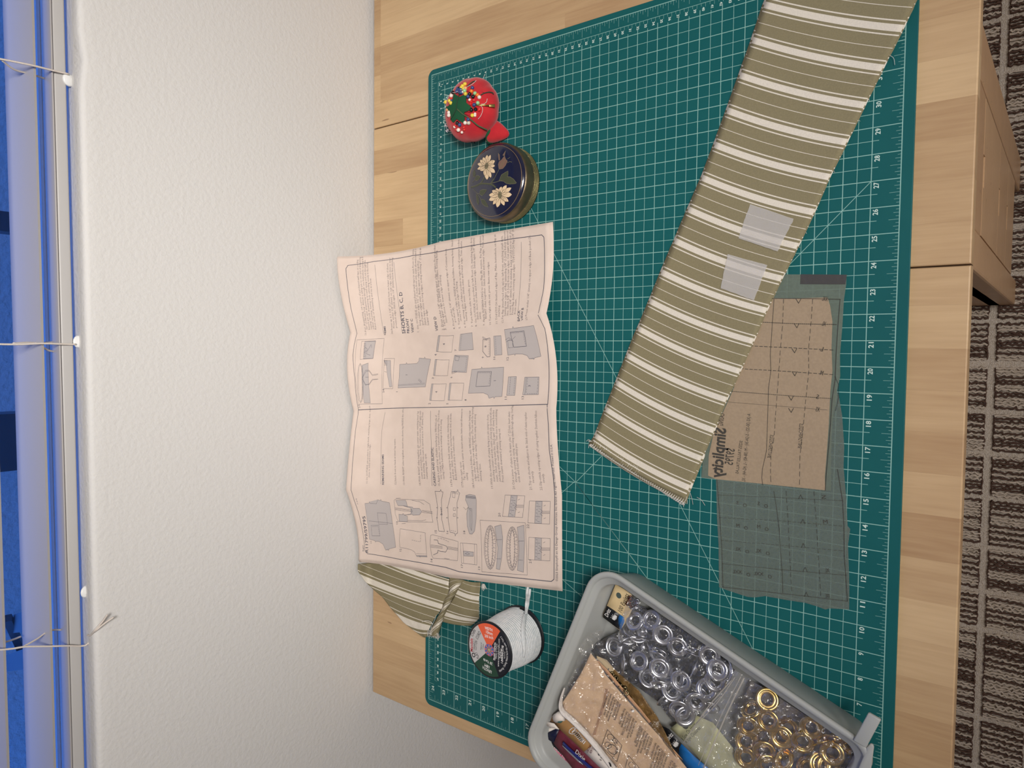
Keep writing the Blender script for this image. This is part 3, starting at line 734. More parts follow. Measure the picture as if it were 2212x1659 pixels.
for x_, y_, s_ in ((288,1590,'23'),(480,1468,'24'),(588,1462,'1'),(875,1358,'3'),(848,1562,'2'),(897,1174,'4'),(991,1562,'5'),(1022,1352,'6'),(1055,1135,'7'),(1136,1533,'8'),(1274,1193,'9'),(1366,1203,'10'),(1457,1522,'11'),(1471,1208,'12'),(1592,1520,'13'),(962,1088,'4'),(903,1470,'4'),(665,1328,'1'),(1370,1373,'1'),(1294,1106,'8'),(1646,1420,'3')):
    num(ZA, x_, y_, s_)
# reading-left page
shape(ZB, ((325,876),(358,873),(360,862),(366,874),(418,878),(427,846),(450,853),(452,842),(458,856),(522,870),(545,1030),(572,1224),(517,1238),(516,1250),(508,1240),(492,1247),(470,1200),(440,1180),(415,1176),(412,1184),(405,1172),(362,1160),(342,1000)), True)
shape(ZB, ((375,1050),(437,1048),(447,1134),(383,1133))); shape(ZB, ((424,950),(495,955),(507,1043),(436,1040))); line(ZB, ((356,1015),(545,1035))); line(ZB, ((382,1060),(432,1058),(441,1126)), dash=.002)
shape(ZB, ((558,850),(575,840),(650,843),(795,850),(842,880),(868,1025),(665,1022),(590,1018),(568,960)))
shape(ZB, ((572,852),(650,850),(658,868),(665,905),(628,893),(590,893)), True); shape(ZB, ((597,962),(625,965),(630,955),(640,968),(665,977),(665,1021),(599,1018)), True)
shape(ZB, ((628,893),(705,905),(712,915),(760,915),(780,940),(762,966),(710,970),(703,962),(640,968),(690,960),(705,938),(690,912)), True)
for dy in (-8, 0, 8): line(ZB, ((566,918+dy),(700,935+dy))); line(ZB, ((782,938+dy),(864,950+dy)))
line(ZB, ((700,852),(760,860),(797,884))); line(ZB, ((668,1010),(780,1014),(812,1005)))
line(ZB, ((575,835),(610,833))); line(ZB, ((620,1036),(650,1034)))
shape(ZB, ((607,1077),(808,1110),(806,1118),(818,1295),(768,1292),(765,1305),(760,1290),(735,1290),(722,1262),(700,1247),(665,1236),(605,1225),(600,1170))); line(ZB, ((700,1167),(768,1182),(770,1118)), dash=.0022); line(ZB, ((738,1275),(815,1278)), dash=.0018)
shape(ZB, ((735,1290),(740,1298),(822,1302),(818,1293)), True)
shape(ZB, ((885,778),(925,780),(930,765),(936,781),(948,784),(936,850),(938,1000),(960,1100),(915,1095),(900,1000),(905,900)), w=.0005)
shape(ZB, ((1015,780),(1060,785),(1065,765),(1072,787),(1082,792),(1060,870),(1058,1000),(1065,1110),(1050,1120),(1046,1135),(1042,1112),(1005,1105),(990,1010),(987,900)), w=.0005); line(ZB, ((1022,792),(1074,800))); line(ZB, ((1010,1092),(1058,1098)), dash=.0018)
shape(ZB, ((1030,910),(1048,910),(1048,930),(1030,930))); shape(ZB, ((1030,958),(1048,958),(1048,978),(1030,978))); shape(ZB, ((1025,784),(1045,786),(1043,830),(1024,826)))
for y_ in (905, 985): line(ZB, ((886+18,y_),(896,y_+4),(906,y_+8))); line(ZB, ((985,y_),(975,y_+5),(985,y_+8))); line(ZB, ((1060,y_),(1070,y_+5),(1060,y_+8)))
shape(ZB, ((1130,812),(1160,803),(1205,812),(1214,850),(1212,1000),(1200,1095),(1180,1120),(1160,1118),(1142,1060),(1136,960),(1150,900),(1128,850)), True)
shape(ZB, ((1163,915),(1178,918),(1180,1030),(1175,1092),(1165,1060))); line(ZB, ((1112,905),(1130,925),(1150,905),(1172,935)))
for k in range(4): line(ZB, ((1132,815+k*5),(1208,822+k*5)))
shape(ZB, ((850,1130),(866,1124),(960,1150),(1068,1178),(1066,1300),(1064,1332),(960,1318),(870,1312),(856,1280),(845,1200)))
for dy in (-9, 0, 9): line(ZB, ((850,1215+dy),(945,1225+dy))); line(ZB, ((982,1228+dy),(1068,1242+dy)))
line(ZB, ((876,1165),(905,1168),(912,1195),(945,1205),(975,1215),(985,1235),(970,1262),(930,1258),(908,1248),(905,1270),(872,1285)), w=.0006); line(ZB, ((905,1150),(950,1160),(1000,1185)), dash=.002); line(ZB, ((960,1312),(1000,1318)))
shape(ZB, ((1087,1190),(1217,1200),(1218,1365),(1095,1350))); line(ZB, ((1106,1192),(1112,1352))); line(ZB, ((1198,1200),(1200,1362))); shape(ZB, ((1112,1255),(1190,1262),(1190,1297),(1115,1293)), True); shape(ZB, ((1125,1274),(1145,1268),(1160,1277),(1143,1284)))
shape(ZB, ((1243,1008),(1603,1030),(1620,1446),(1258,1420)))
for (cx_, cy_, sk) in ((1325,1225,((1360,1060),(1410,1045),(1424,1150),(1417,1300),(1400,1402),(1372,1396),(1385,1230))),(1500,1235,((1540,1065),(1592,1048),(1598,1180),(1594,1300),(1588,1424),(1540,1408),(1556,1240)))):
    shape(ZB, sk, True)
    for rx_, ry_, sh_ in ((48,175,0),(40,168,1),(22,150,2),(16,143,3)):
        line(ZB, [(cx_+rx_*math.cos(a/20*2*PI), cy_+ry_*math.sin(a/20*2*PI)) for a in range(21)], w=.00045, dash=.0016 if sh_ in (1,3) else None)
    for k in range(30):
        a = k/30*2*PI; line(ZB, ((cx_+24*math.cos(a), cy_+152*math.sin(a)), (cx_+38*math.cos(a+.04), cy_+166*math.sin(a+.04))))
    line(ZB, ((cx_+48,cy_-60),(cx_+92,cy_-62))); line(ZB, ((cx_+48,cy_+90),(cx_+84,cy_+92)))
for pts, bd in ((((1443,808),(1600,815),(1582,988),(1422,978)),((1490,811),(1540,813),(1520,984),(1468,980))),(((1632,1145),(1802,1155),(1800,1333),(1627,1322)),((1682,1149),(1733,1151),(1730,1328),(1678,1325))),(((1637,855),(1803,858),(1797,1040),(1624,1030)),((1687,857),(1738,858),(1733,1035),(1678,1032)))):
    shape(ZB, pts); shape(ZB, bd, True)
    a, c, d, f = bd
    for k in range(1, 13):
        e0 = (a[0]+(f[0]-a[0])*k/13, a[1]+(f[1]-a[1])*k/13); line(ZB, ((e0[0]+(6 if k%2 else 22), e0[1]), (e0[0]+(20 if k%3 else 40), e0[1]+3)))
    mx_, my_ = (c[0]+d[0])/2, (c[1]+d[1])/2; e1 = (pts[1][0]+pts[2][0])/2
    for dy in (-9,0,9): line(ZB, ((mx_,my_+dy),(e1,my_+dy)))
    line(ZB, ((mx_-18,my_-30),(mx_+4,my_-10),(mx_-14,my_+12),(mx_+6,my_+28)))
    line(ZB, ((mx_+15,my_-50),(mx_+30,my_-58))); line(ZB, ((mx_+15,my_+50),(mx_+30,my_+44)))
for x_, y_, s_ in ((380,1192,'11'),(589,1040,'13'),(616,1258,'12'),(865,1342,'14'),(900,1112,'15'),(991,1117,'16'),(1126,1118,'18'),(1107,1388,'17'),(1244,1404,'19'),(1407,982,'20'),(1634,1074,'22'),(1652,1353,'21')):
    num(ZB, x_, y_, s_)
num(ZB, 945, 970, 'front', .0055)
T2.build('printed_lines', SF(.0003), m_inkd, sh, .012)
G.build('printed_tone', SF(.00016), m_grey, sh, .008, kind='stuff')
# ================================================================ long striped strip
LK = [(-1,(1684,-66)),(0,(1650,14)),(1,(1624.7,90)),(2,(1597.5,166)),(3,(1570,242)),(4,(1543,316)),(5,(1515.6,387)),(6,(1486,455)),(7,(1457,523)),(8,(1428,591)),(9,(1403,653)),(10,(1378,712)),(11,(1354,770)),(12,(1331,829)),(13,(1308,886)),(14,(1286,943)),(14.28,(1277,958))]
RK = [(-1,(1990,-25)),(0,(1948,66)),(1,(1905,151)),(2,(1866,231)),(3,(1827,311)),(4,(1790,386)),(5,(1757,462)),(6,(1722,535)),(7,(1687,605)),(8,(1654,674)),(9,(1626,740)),(10,(1597,805)),(11,(1568,866)),(12,(1541.6,933)),(13,(1514,993)),(14,(1488,1056)),(14.28,(1480,1078))]
LK = [(k, Vector(p)) for k, p in LK]; RK = [(k, Vector(p)) for k, p in RK]
def stripP(u, v, dz=0.0):
    a = interp(LK, u); c = interp(RK, u); q = a + (c-a)*v
    bow = 4*v*(1-v); q = q + Vector((-2.0, 6.5))*bow
    h = .0032 + .0009*noise.noise(Vector((u*.8, v*2.5, 4))) + .0010*math.sin(u*1.3+v*2) * .5 + dz
    return P(q.x, q.y, h)
def jag(u, s): return .0035*noise.noise(Vector((u*23, s*7, 2)))
rows, uvs = [], []
NU = 184
for i in range(NU+1):
    u = -1.0 + 15.28*i/NU
    vv = [0+jag(u, 0)] + [j/24 for j in range(1, 24)] + [1+jag(u, 1)]
    rows.append([tuple(stripP(u, v)) for v in vv]); uvs.append([(u+.045, v) for v in vv])
s0 = Vector(stripP(6, .5)); s0.z = 0
sp_ = empty('fabric_strip', tuple(s0), label='long folded strip of olive and cream striped cotton with overlocked end', category='fabric')
def loc(b, o): b.v = [tuple(Vector(p)-o) for p in b.v]; return b
b = MB(); b.grid(rows, uvs=uvs); o = loc(b, s0).build('top_layer', m_strip, sp_); mod(o, 'SOLIDIFY', thickness=.0006, offset=-1)
rows, uvs = [], []
for i in range(93):
    u = -1.0 + 15.38*i/92; vv = [-.014+jag(u,3)] + [j/8 for j in range(1, 8)] + [1.010+jag(u, 4)+ (.012 if u > 12.8 else 0)]
    rows.append([tuple(stripP(u, v, -.0013)) for v in vv]); uvs.append([(u+.13, v) for v in vv])
b = MB(); b.grid(rows, uvs=uvs); o = loc(b, s0).build('under_layer', m_strip, sp_); mod(o, 'SOLIDIFY', thickness=.0003, offset=-1)
# overlock loops along the end
b = MB(); rr = random.Random(5)
E0, E1 = Vector((1277,958)), Vector((1480,1082)); dn = Vector((-.52,.85))
n = 46
for i in range(n):
    a = E0.lerp(E1, i/n); c = E0.lerp(E1, (i+.95)/n); d = E0.lerp(E1, (i+.5)/n); w = lerp(5, 9, i/n)
    pts = [a-dn*6, d-dn*9.5, c-dn*5, c+dn*2, d+dn*w, a+dn*(w+1), a+dn*1]
    b.tube([P(q.x, q.y, .0032+.0006*rr.random()) for q in crv(pts, 3)], .00032, 4)
    pts = [a+dn*rr.uniform(0,w), c+dn*(w+rr.uniform(-2,2)), d+dn*(w+2.5), c+dn*rr.uniform(2,w)]
    b.tube([P(q.x, q.y, .0022) for q in crv(pts, 3)], .00028, 4)
for k in range(10):
    a = Vector((1470+rr.uniform(-4,8), 1076+rr.uniform(-3,8))); b.tube([P(q.x, q.y, .0025) for q in crv([a, a+Vector((rr.uniform(2,8), rr.uniform(3,9))), a+Vector((rr.uniform(6,12), rr.uniform(9,18)))], 4)], .00025, 4)
for k in range(8):
    a = Vector((1274+rr.uniform(0,8), 956+rr.uniform(-4,8))); b.tube([P(q.x, q.y, .0025) for q in crv([a, a+Vector((rr.uniform(-8,-2), rr.uniform(-5,3))), a+Vector((rr.uniform(-10,-4), rr.uniform(-3,5)))], 4)], .00025, 4)
loc(b, s0).build('overlock_stitching', m_thread, sp_, kind='stuff')
b = MB()
for k in range(46):
    u = rr.uniform(-.6, 14); e = rr.choice((0,1,1)); p = pr(stripP(u, e)); q = Vector(p); L = rr.uniform(2, 7 if e else 3); sx = 1 if e else -1
    b.tube([P(z_.x, z_.y, .0012) for z_ in crv([q, q+Vector((sx*L*.5, rr.uniform(-2,3))), q+Vector((sx*L*.8, rr.uniform(-4,6)))], 3)], .00016, 3)
for pts in (((1835,88),(1850,85),(1866,89),(1878,90)),((1918,118),(1930,125),(1933,140)),((1930,60),(1938,75),(1946,70)),((1488,1057),(1494,1075),(1497,1090)),((1505,1074),(1515,1080),(1523,1092))):
    b.tube([P(x_, y_, .0032) for x_, y_ in [(q.x, q.y) for q in crv([Vector(p) for p in pts], 4)]], .0002, 4)
loc(b, s0).build('frayed_threads', m_thread, sp_, kind='stuff')
m_face = mat('fusible_interfacing', (226,222,220), .8, alpha=.52, bump=(1500, .8, .0006), spec=.2)
def interfacing(name_pts, lab):
    pts = [P(u, v, .0070) for u, v in name_pts]; c = sum(pts, Vector())/len(pts)
    b = MB(); n = 10; A, B_, C_, D = pts[0], pts[1], pts[2], pts[3]; rws = []
    for i in range(n+1):
        r = []
        for j in range(n+1):
            s_, t_ = i/n, j/n; p = A.lerp(B_, s_).lerp(D.lerp(C_, s_), t_)
            e = (s_ in (0,1)) or (t_ in (0,1)); p = p + Vector((1,1,0))*(.0006*noise.noise(p*900) if e else 0); p.z -= .0016 - .0004*noise.noise(p*90)
            r.append(tuple(p-c))
        rws.append(r)
    b.grid(rws); o = b.build('interfacing_patch', m_face, None, label=lab, category='interfacing'); o.location = c
interfacing([(1619,440),(1713,472),(1679,543),(1594,514)], 'upper translucent white interfacing patch on the striped strip, the larger one')
interfacing([(1571,549),(1656,572),(1628,649),(1555,622)], 'lower translucent white interfacing patch on the striped strip, nearest the tissue pattern')
# ================================================================ pattern tissue
def tissue(name, c, a):
    m = mat(name, c, .8, alpha=a, bump=(90, .2, .0006), var=(tuple(min(255, int(x*1.05)) for x in c), 420), spec=.15); return m
m_tg = tissue('grey_tissue', (118,126,118), .62); m_tb = tissue('brown_tissue', (168,148,124), .90); m_te = tissue('tissue_edge', (118,128,116), .72)
Q = lambda x, y: (1450+x/2.074, 550+y/2.074)
m_pi = mat('pattern_ink', (66,62,56), .8)
def tissue_sheet(parent, name, pts, h, m, th=0, wob=.0003):
    b = MB(); P0 = [Vector(Q(*p)) for p in pts]; bm = bmesh.new()
    vs = [bm.verts.new((p.x, p.y, 0)) for p in P0]; bm.faces.new(vs); bmesh.ops.triangulate(bm, faces=bm.faces[:])
    for _ in range(5):
        le = [e for e in bm.edges if e.calc_length() > 16]
        if not le: break
        bmesh.ops.subdivide_edges(bm, edges=le, cuts=1); bmesh.ops.triangulate(bm, faces=[f for f in bm.faces if len(f.verts) > 3])
    for v in bm.verts:
        x_, y_ = v.co.x, v.co.y; v.co = P(x_, y_, h + wob*noise.noise(Vector((x_*.03, y_*.03, h*900)))) - parent.location
    bm.normal_update()
    for f in bm.faces:
        if f.normal.z < 0: f.normal_flip()
    me = bpy.data.meshes.new(name); bm.to_mesh(me); bm.free(); me.materials.append(m)
    for p in me.polygons: p.use_smooth = True
    o = bpy.data.objects.new(name, me); COL.objects.link(o); o.parent = parent
    if th: mod(o, 'SOLIDIFY', thickness=th, offset=-1)
    return o
t1 = empty('tissue_pattern_piece', tuple(P(1690,1180)), label='long grey translucent tissue pattern piece lying under the folded brown one', category='pattern'); bpy.context.view_layer.update()
tissue_sheet(t1, 'tissue', [(200,990),(205,1180),(212,1300),(214,1490),(240,1500),(300,1520),(340,1533),(372,1536),(420,1530),(520,1548),(600,1560),(650,1575),(690,1590),(712,1585),(797,1590),(798,1500),(797,1440),(792,1300),(802,1230),(790,1215),(785,1100),(772,950),(775,860),(766,724),(752,640),(740,600),(500,600),(300,800)], .0005, m_tg)
def pxp(pr_, Qf=Q): return XY(*Qf(*pr_), .001)
g = Print()
def tl(pts, w=.00045, dash=None): g.stroke([pxp(p) for p in pts], w*.85, dash=(.0042 if dash == .008 else dash))
tl([(205,1010),(218,1180),(226,1300),(232,1490),(400,1508),(600,1530),(790,1553),(776,1350),(774,1217),(768,1103),(745,960)], .0006)
tl([(460,1060),(474,1150),(484,1230),(490,1330),(498,1430),(500,1515)], .0005)
tl([(515,1060),(524,1190),(530,1330),(541,1520)], dash=.008); tl([(640,1060),(650,1200),(660,1350),(671,1540)], dash=.008)
tl([(210,1077),(480,1088),(768,1103)], dash=.0012); tl([(216,1178),(480,1192),(775,1217)], dash=.003); tl([(224,1280),(490,1302),(776,1328)], dash=.003); tl([(230,1385),(498,1412),(785,1437)], .0005)
for x_, y_ in ((580,1085),(590,1195),(592,1303),(600,1410),(605,1522)): tl([(x_-9,y_+10),(x_,y_-9),(x_+10,y_+11)], .0005)
for (x_, y_), s_ in zip(((330,1123),(425,1126),(335,1225),(428,1230),(341,1331),(433,1339),(346,1434),(442,1443)), ('S','S','M','M','XL','XL','XXL','XXL')):
    g.disc(pxp((x_, y_)), .0019, .0014); g.text(s_, pxp((x_-28, y_-3)), size=.0055, d=(-.1,1), mirror=True)
for x_, y_, s_ in ((683,1095,'S'),(690,1206,'M'),(698,1424,'XL'),(700,1538,'XXL')): g.text(s_, pxp((x_+12, y_)), pxp((x_-8, y_)), size=.006, mirror=True)
L1 = t1.location
g.build('printed_marks', lambda x, y: Vector((x, y, .0010))-L1, m_pi, t1)
t2 = empty('folded_tissue_piece', tuple(P(1700,850)), label='folded brown tissue pattern piece with mirrored lettering, half under the striped strip', category='pattern'); bpy.context.view_layer.update()
tissue_sheet(t2, 'outer_layer', [(400,88),(785,90),(784,133),(774,200),(766,330),(756,450),(757,545),(745,600),(738,660),(722,740),(716,900),(715,1058),(690,1056),(135,1000),(140,930),(160,860),(250,600)], .0009, m_te)
tissue_sheet(t2, 'inner_layers', [(380,194),(560,196),(700,192),(712,230),(722,300),(718,420),(722,520),(712,620),(706,760),(696,900),(688,1000),(690,1056),(420,1028),(200,1006),(165,990),(168,900),(190,800),(280,600)], .0013, m_tb)
m_blk = mat('black_tape', (70,68,68), .7, alpha=.93, bump=(200, .5, .001))
tissue_sheet(t2, 'black_selvedge', [(580,88),(787,90),(780,133),(578,132)], .0014, m_blk)
g = Print()
tl([(430,197),(600,197),(758,200),(750,300),(740,450),(736,560),(722,650),(715,760),(707,860),(698,960),(691,1056)], .0006); tl([(735,545),(750,580),(752,640),(738,700)], .0004)
tl([(395,302),(560,310),(745,313)], .0007, dash=.0012); tl([(355,409),(550,418),(735,428)], .0007, dash=.003); tl([(312,511),(500,522),(735,538)], .0007, dash=.003); tl([(268,612),(500,630),(720,645)], .0006, dash=.0012); tl([(255,660),(480,678),(700,696)], .0003)
tl([(462,200),(455,300),(445,450),(448,520),(437,600),(434,720),(428,880),(410,960),(407,1000),(412,1032)], .0005)
tl([(505,200),(500,320),(490,430),(478,600),(470,700),(462,820),(448,900),(446,990),(450,1035)], dash=.008); tl([(635,200),(628,300),(616,430),(618,520),(604,650),(590,800),(578,900),(576,1043)], dash=.008)
for x_, y_ in ((570,208),(562,318),(552,430),(553,533),(537,642),(537,697)): tl([(x_-10,y_-9),(x_+2,y_+10),(x_+12,y_-9)], .0006)
for x_, y_, s_ in ((687,209,'XXL'),(682,321,'XL'),(672,434,'L'),(672,541,'M'),(653,648,'S'),(655,704,'XS')):
    w_ = 6*len(s_)+3; g.text(s_, pxp((x_+w_/2+3, y_)), pxp((x_-w_/2, y_-3)), size=.0065, mirror=True)
R_ = lambda x, y: (1520+x/7.54, 860+y/7.54)
def mt_(s_, a, c, size, bold=0.0): g.text(s_, pxp(a, R_), pxp(c, R_), size=size, bold=bold, mirror=True)
mt_('Simplicity', (368,495), (300,1312), .0185, .03); mt_('S9795', (512,832), (478,1096), .0132, .01)
mt_('SIZES/TAILLES/TALLAS', (640,700), (570,1232), .0048); mt_('A (XS (30-32) - S (34-36) - M (38-40) - L (42-44) - XL', (770,255), (680,1362), .0052); mt_('STITCHING LINE', (1145,605), (1100,980), .0052)
g.text('STITCHING LINE', pxp((592,758)), pxp((585,868)), size=.0052, mirror=True); mt_('CASING', (345,250), (322,450), .009)
L2 = t2.location
g.build('printed_marks', lambda x, y: Vector((x, y, .0018))-L2, m_pi, t2)
# ================================================================ sewn scrap (two striped panels and a rolled seam)
Z1 = lambda x, y: (760+x/7.373, 1190+y/7.373)
left = [(-.25,(700,130),(1550,450)),(0,(560,190),(1540,530)),(.195,(330,185),(1545,632)),(.5,(100,212),(1520,715)),(.805,(96,318),(1455,825)),(1,(205,480),(1435,910)),(1.195,(330,605),(1390,980)),(1.5,(490,740),(1310,1078)),(1.805,(610,900),(1268,1165)),(2,(820,1140),(1232,1245)),(2.195,(1040,1310),(1200,1340)),(2.28,(1120,1355),(1192,1362))]
right = [(.22,(1745,455),(2048,500)),(.5,(1740,500),(2043,585)),(.805,(1690,600),(2030,700)),(1,(1655,665),(2020,775)),(1.195,(1630,735),(2022,862)),(1.5,(1560,850),(2020,970)),(1.805,(1490,945),(2020,1082)),(2.0,(1465,1015),(1985,1120)),(2.195,(1445,1080),(1940,1165)),(2.3,(1425,1125),(1890,1195))]
sc = P(940,1300); scr = empty('sewn_fabric_scrap', tuple(sc), label='sewn olive striped fabric piece with a rolled seam, half under the instruction sheet', category='fabric')
def panel(tab, name, hl, hr, seed, wave):
    tl_ = [(w, Vector(a)) for w, a, c in tab]; tr = [(w, Vector(c)) for w, a, c in tab]; rws, uv_ = [], []
    w0, w1 = tab[0][0], tab[-1][0]; N = 64
    for i in range(N+1):
        w = w0+(w1-w0)*i/N; a = interp(tl_, w); c = interp(tr, w); r, q = [], []
        for j in range(29):
            v = j/28; p = a + (c-a)*v; p = p + Vector((0, wave*math.sin(v*PI)))
            h = lerp(hl, hr, v) + .0022*noise.noise(Vector((w*1.6, v*3, seed)))*math.sin(v*PI) + .0012
            r.append(tuple(PW(*Z1(p.x, p.y), max(h, .0016)))); q.append((w+.045, v))
        rws.append(r); uv_.append(q)
    b = MB(); b.grid(rws, uvs=uv_); o = loc(b, sc).build(name, m_strip, scr); mod(o, 'SOLIDIFY', thickness=.0005, offset=1); return o
panel(left, 'left_panel', .002, .006, 3, 22); panel(right, 'right_panel', .004, .0012, 8, 18)
# rolled seam
sa = [Vector(p) for p in ((1556,405),(1550,460),(1545,560),(1555,650),(1490,740),(1462,830),(1425,950),(1385,1020),(1330,1120),(1275,1230),(1215,1350))]
sb = [Vector(p)+Vector((14,4)) for p in ((1755,465),(1738,505),(1700,560),(1650,660),(1590,760),(1540,850),(1500,920),(1465,1010),(1430,1120),(1395,1230),(1360,1355))]
A = crv(sa, 5); B_ = crv(sb, 5); rws, uv_ = [], []
for i, (a, c) in enumerate(zip(A, B_)):
    r, q = [], []
    for j in range(11):
        v = j/10; p = a+(c-a)*v; h = .0050 + (.0012 + .0065*min(1, i/12))*math.sin(v*PI) + .0026*noise.noise(Vector((i*.35, v*2, 1))); r.append(tuple(P(*Z1(p.x, p.y), h))); q.append((i/len(A)*3.3+v*.5, v))
    rws.append(r); uv_.append(q)
b = MB(); b.grid(rws, uvs=uv_); o = loc(b, sc).build('rolled_seam', m_strip, scr); mod(o, 'SOLIDIFY', thickness=.0006, offset=-1)
b = MB(); rr = random.Random(9)
for k in range(150):
    f = rr.random(); a = Vector((1215,1290)).lerp(Vector((1370,1340)), f) + Vector((rr.uniform(-20,20), rr.uniform(-40,20))); d = Vector((rr.uniform(-20,45), rr.uniform(15,70)))
    b.tube([P(*Z1(q.x, q.y), .006+rr.random()*.006) for q in crv([a, a+d*.5+Vector((rr.uniform(-12,12),0)), a+d], 3)], .00028, 3)
for k in range(60):
    a = Vector((2085+rr.uniform(-20,35), 520+rr.uniform(0,40))); d = Vector((rr.uniform(-25,40), rr.uniform(30,85)))
    b.tube([P(*Z1(q.x, q.y), .002+rr.random()*.003) for q in crv([a, a+d*.5+Vector((rr.uniform(-12,12),0)), a+d], 3)], .00025, 3)
b.tube([P(*Z1(q.x, q.y), .014) for q in crv([Vector(p) for p in ((1115,1130),(1180,1112),(1250,1125),(1290,1170))], 5)], .0005, 4)
b.tube([P(*Z1(q.x, q.y), .014) for q in crv([Vector(p) for p in ((1345,1020),(1310,1120),(1270,1200),(1250,1290))], 5)], .0003, 4)
for k in range(44):
    y_ = 700+k*9; b.tube([P(*Z1(2020, y_), .002), P(*Z1(2034+rr.uniform(-4,4), y_+rr.uniform(-6,6)), .0015)], .0002, 3)
loc(b, sc).build('frayed_threads', m_thread, scr, kind='stuff')
# ================================================================ tomato pincushion
m_red = mat('red_felt', (196,44,50), .85, bump=(1500, .5, .0005), var=((180,36,46), 60), spec=.15, sheen=.3)
m_grn = mat('green_felt', (38,88,60), .95, bump=(1500, .6, .0006), spec=.1)
m_gth = mat('green_thread', (70,90,60), .8); m_dgth = mat('dark_green_thread', (34,62,46), .8)
m_steel = mat('steel', (190,190,192), .25, metal=1.0); m_brass = mat('brass_pin', (196,170,105), .3, metal=1.0)
TC = Vector((.8390, .5105, .0262)); TR, TH = .0418, .0262
pc = empty('tomato_pincushion', (TC.x, TC.y, 0), label='red felt tomato pincushion with green leaf cap on the mat beside the round box', category='pincushion'); bpy.context.view_layer.update()
def lobes(a): return 1 - .030*abs(math.cos(4*a+.4))**6
def tomr(phi, a):   # phi from pole
    k = math.sin(phi); z = math.cos(phi)
    dim = .16*math.exp(-(k/.35)**2)
    return Vector((TR*k**.92*lobes(a)*math.cos(a), TR*k**.92*lobes(a)*math.sin(a), TH*(z - (dim if z > 0 else -dim*.4))))
rows = []
for i in range(33):
    ph = PI*i/32; rows.append([tuple(tomr(max(ph,1e-4), 2*PI*j/96) + Vector((0,0,TH-.0002))) for j in range(97)])
b = MB(); b.grid(rows); b.build('cushion', m_red, pc)
def tomhit(u, v, off=0.0):
    """pixel ray meets the cushion surface"""
    d = ray(u, v); o = CC - TC; rx, rz = TR+off, TH*.93+off
    a = (d.x*d.x+d.y*d.y)/rx**2 + d.z*d.z/rz**2; bq = 2*((o.x*d.x+o.y*d.y)/rx**2 + o.z*d.z/rz**2); c = (o.x*o.x+o.y*o.y)/rx**2 + o.z*o.z/rz**2 - 1
    D = bq*bq-4*a*c
    t = (-bq - math.sqrt(max(D, 0)))/(2*a); p = CC + d*t
    n = Vector(((p.x-TC.x)/rx**2, (p.y-TC.y)/rx**2, (p.z-TC.z)/rz**2)).normalized()
    return p, n
Z3 = lambda x, y: (960+x/11.06, 160+y/11.06)
PO = Vector((TC.x, TC.y, 0))
# felt leaf
lf = [(240,465),(300,505),(352,556),(420,525),(500,492),(524,560),(520,680),(595,745),(668,812),(636,858),(550,885),(475,915),(478,1020),(490,1120),(462,1172),(385,1125),(300,1070),(262,1120),(225,1160),(190,1130),(162,1080),(160,960),(120,880),(40,790),(110,765),(190,735),(205,640),(215,550)]
bm = bmesh.new(); bm.faces.new([bm.verts.new((x, y, 0)) for x, y in lf]); bmesh.ops.triangulate(bm, faces=bm.faces[:])
for _ in range(5):
    le = [e for e in bm.edges if e.calc_length() > 45]
    if not le: break
    bmesh.ops.subdivide_edges(bm, edges=le, cuts=1); bmesh.ops.triangulate(bm, faces=[f for f in bm.faces if len(f.verts) > 3])
for v in bm.verts:
    p, n = tomhit(*Z3(v.co.x, v.co.y), .0012); v.co = p + n*.0009 - PO
bm.normal_update()
for f in bm.faces:
    if f.normal.z < 0: f.normal_flip()
me = bpy.data.meshes.new('leaf_cap'); bm.to_mesh(me); bm.free(); me.materials.append(m_grn)
o = bpy.data.objects.new('leaf_cap', me); COL.objects.link(o); o.parent = pc; mod(o, 'SOLIDIFY', thickness=.0012, offset=-1)
def tthread(pts, r, m, name='thread', off=.002):
    b = MB(); q = []
    for p in crv([Vector(x) for x in pts], 6):
        h, n = tomhit(*Z3(p.x, p.y), off*.4); q.append(h + n*off*.6 - PO)
    b.tube(q, r, 6); return b.build(name, m, pc)
tthread([(395,470),(360,560),(330,700),(310,820),(270,930),(180,1080)], .0005, m_dgth, off=.004)
tthread([(320,840),(430,940),(560,1030),(690,1130),(800,1220),(920,1280),(1010,1320)], .0009, m_gth, off=.0022)
tthread([(870,515),(950,470),(1050,445),(1130,455),(1165,490)], .0007, m_dgth); tthread([(560,310),(610,260),(680,205),(740,185)], .0007, m_dgth)
m_seam = mat('deep_red_seam', (120,20,28), .9)
for pts in (((540,415),(620,430),(700,440),(800,432),(950,447)), ((478,915),(560,905),(640,935)), ((480,1030),(520,1080),(560,1140)), ((300,1075),(350,1110),(400,1170),(460,1250)), ((480,960),(560,985),(640,1030))):
    tthread(pts, .0006, m_seam, 'seam', .0006)
m_wt = mat('loose_white_thread', (225,222,214), .8)
for pts in (((1020,600),(1000,680),(950,720),(880,730)), ((870,760),(910,810),(910,900),(870,1000),(810,1075)), ((230,465),(330,440),(420,395),(520,350),(600,305),(680,265),(770,180))):
    tthread(pts, .00028, m_wt, 'loose_thread', .003)
b = MB()
for pts in (((770,180),(790,170),(840,190),(900,140),(940,70),(970,0)), ((790,165),(800,190),(815,210)), ((985,1470),(1020,1490),(1000,1540),(990,1600),(1025,1630)), ((1020,1480),(1035,1530),(1000,1580))):
    b.tube([P(*Z3(q.x, q.y), .0012)-PO for q in crv([Vector(p) for p in pts], 4)], .0003, 4)
b.build('loose_thread', m_wt, pc)
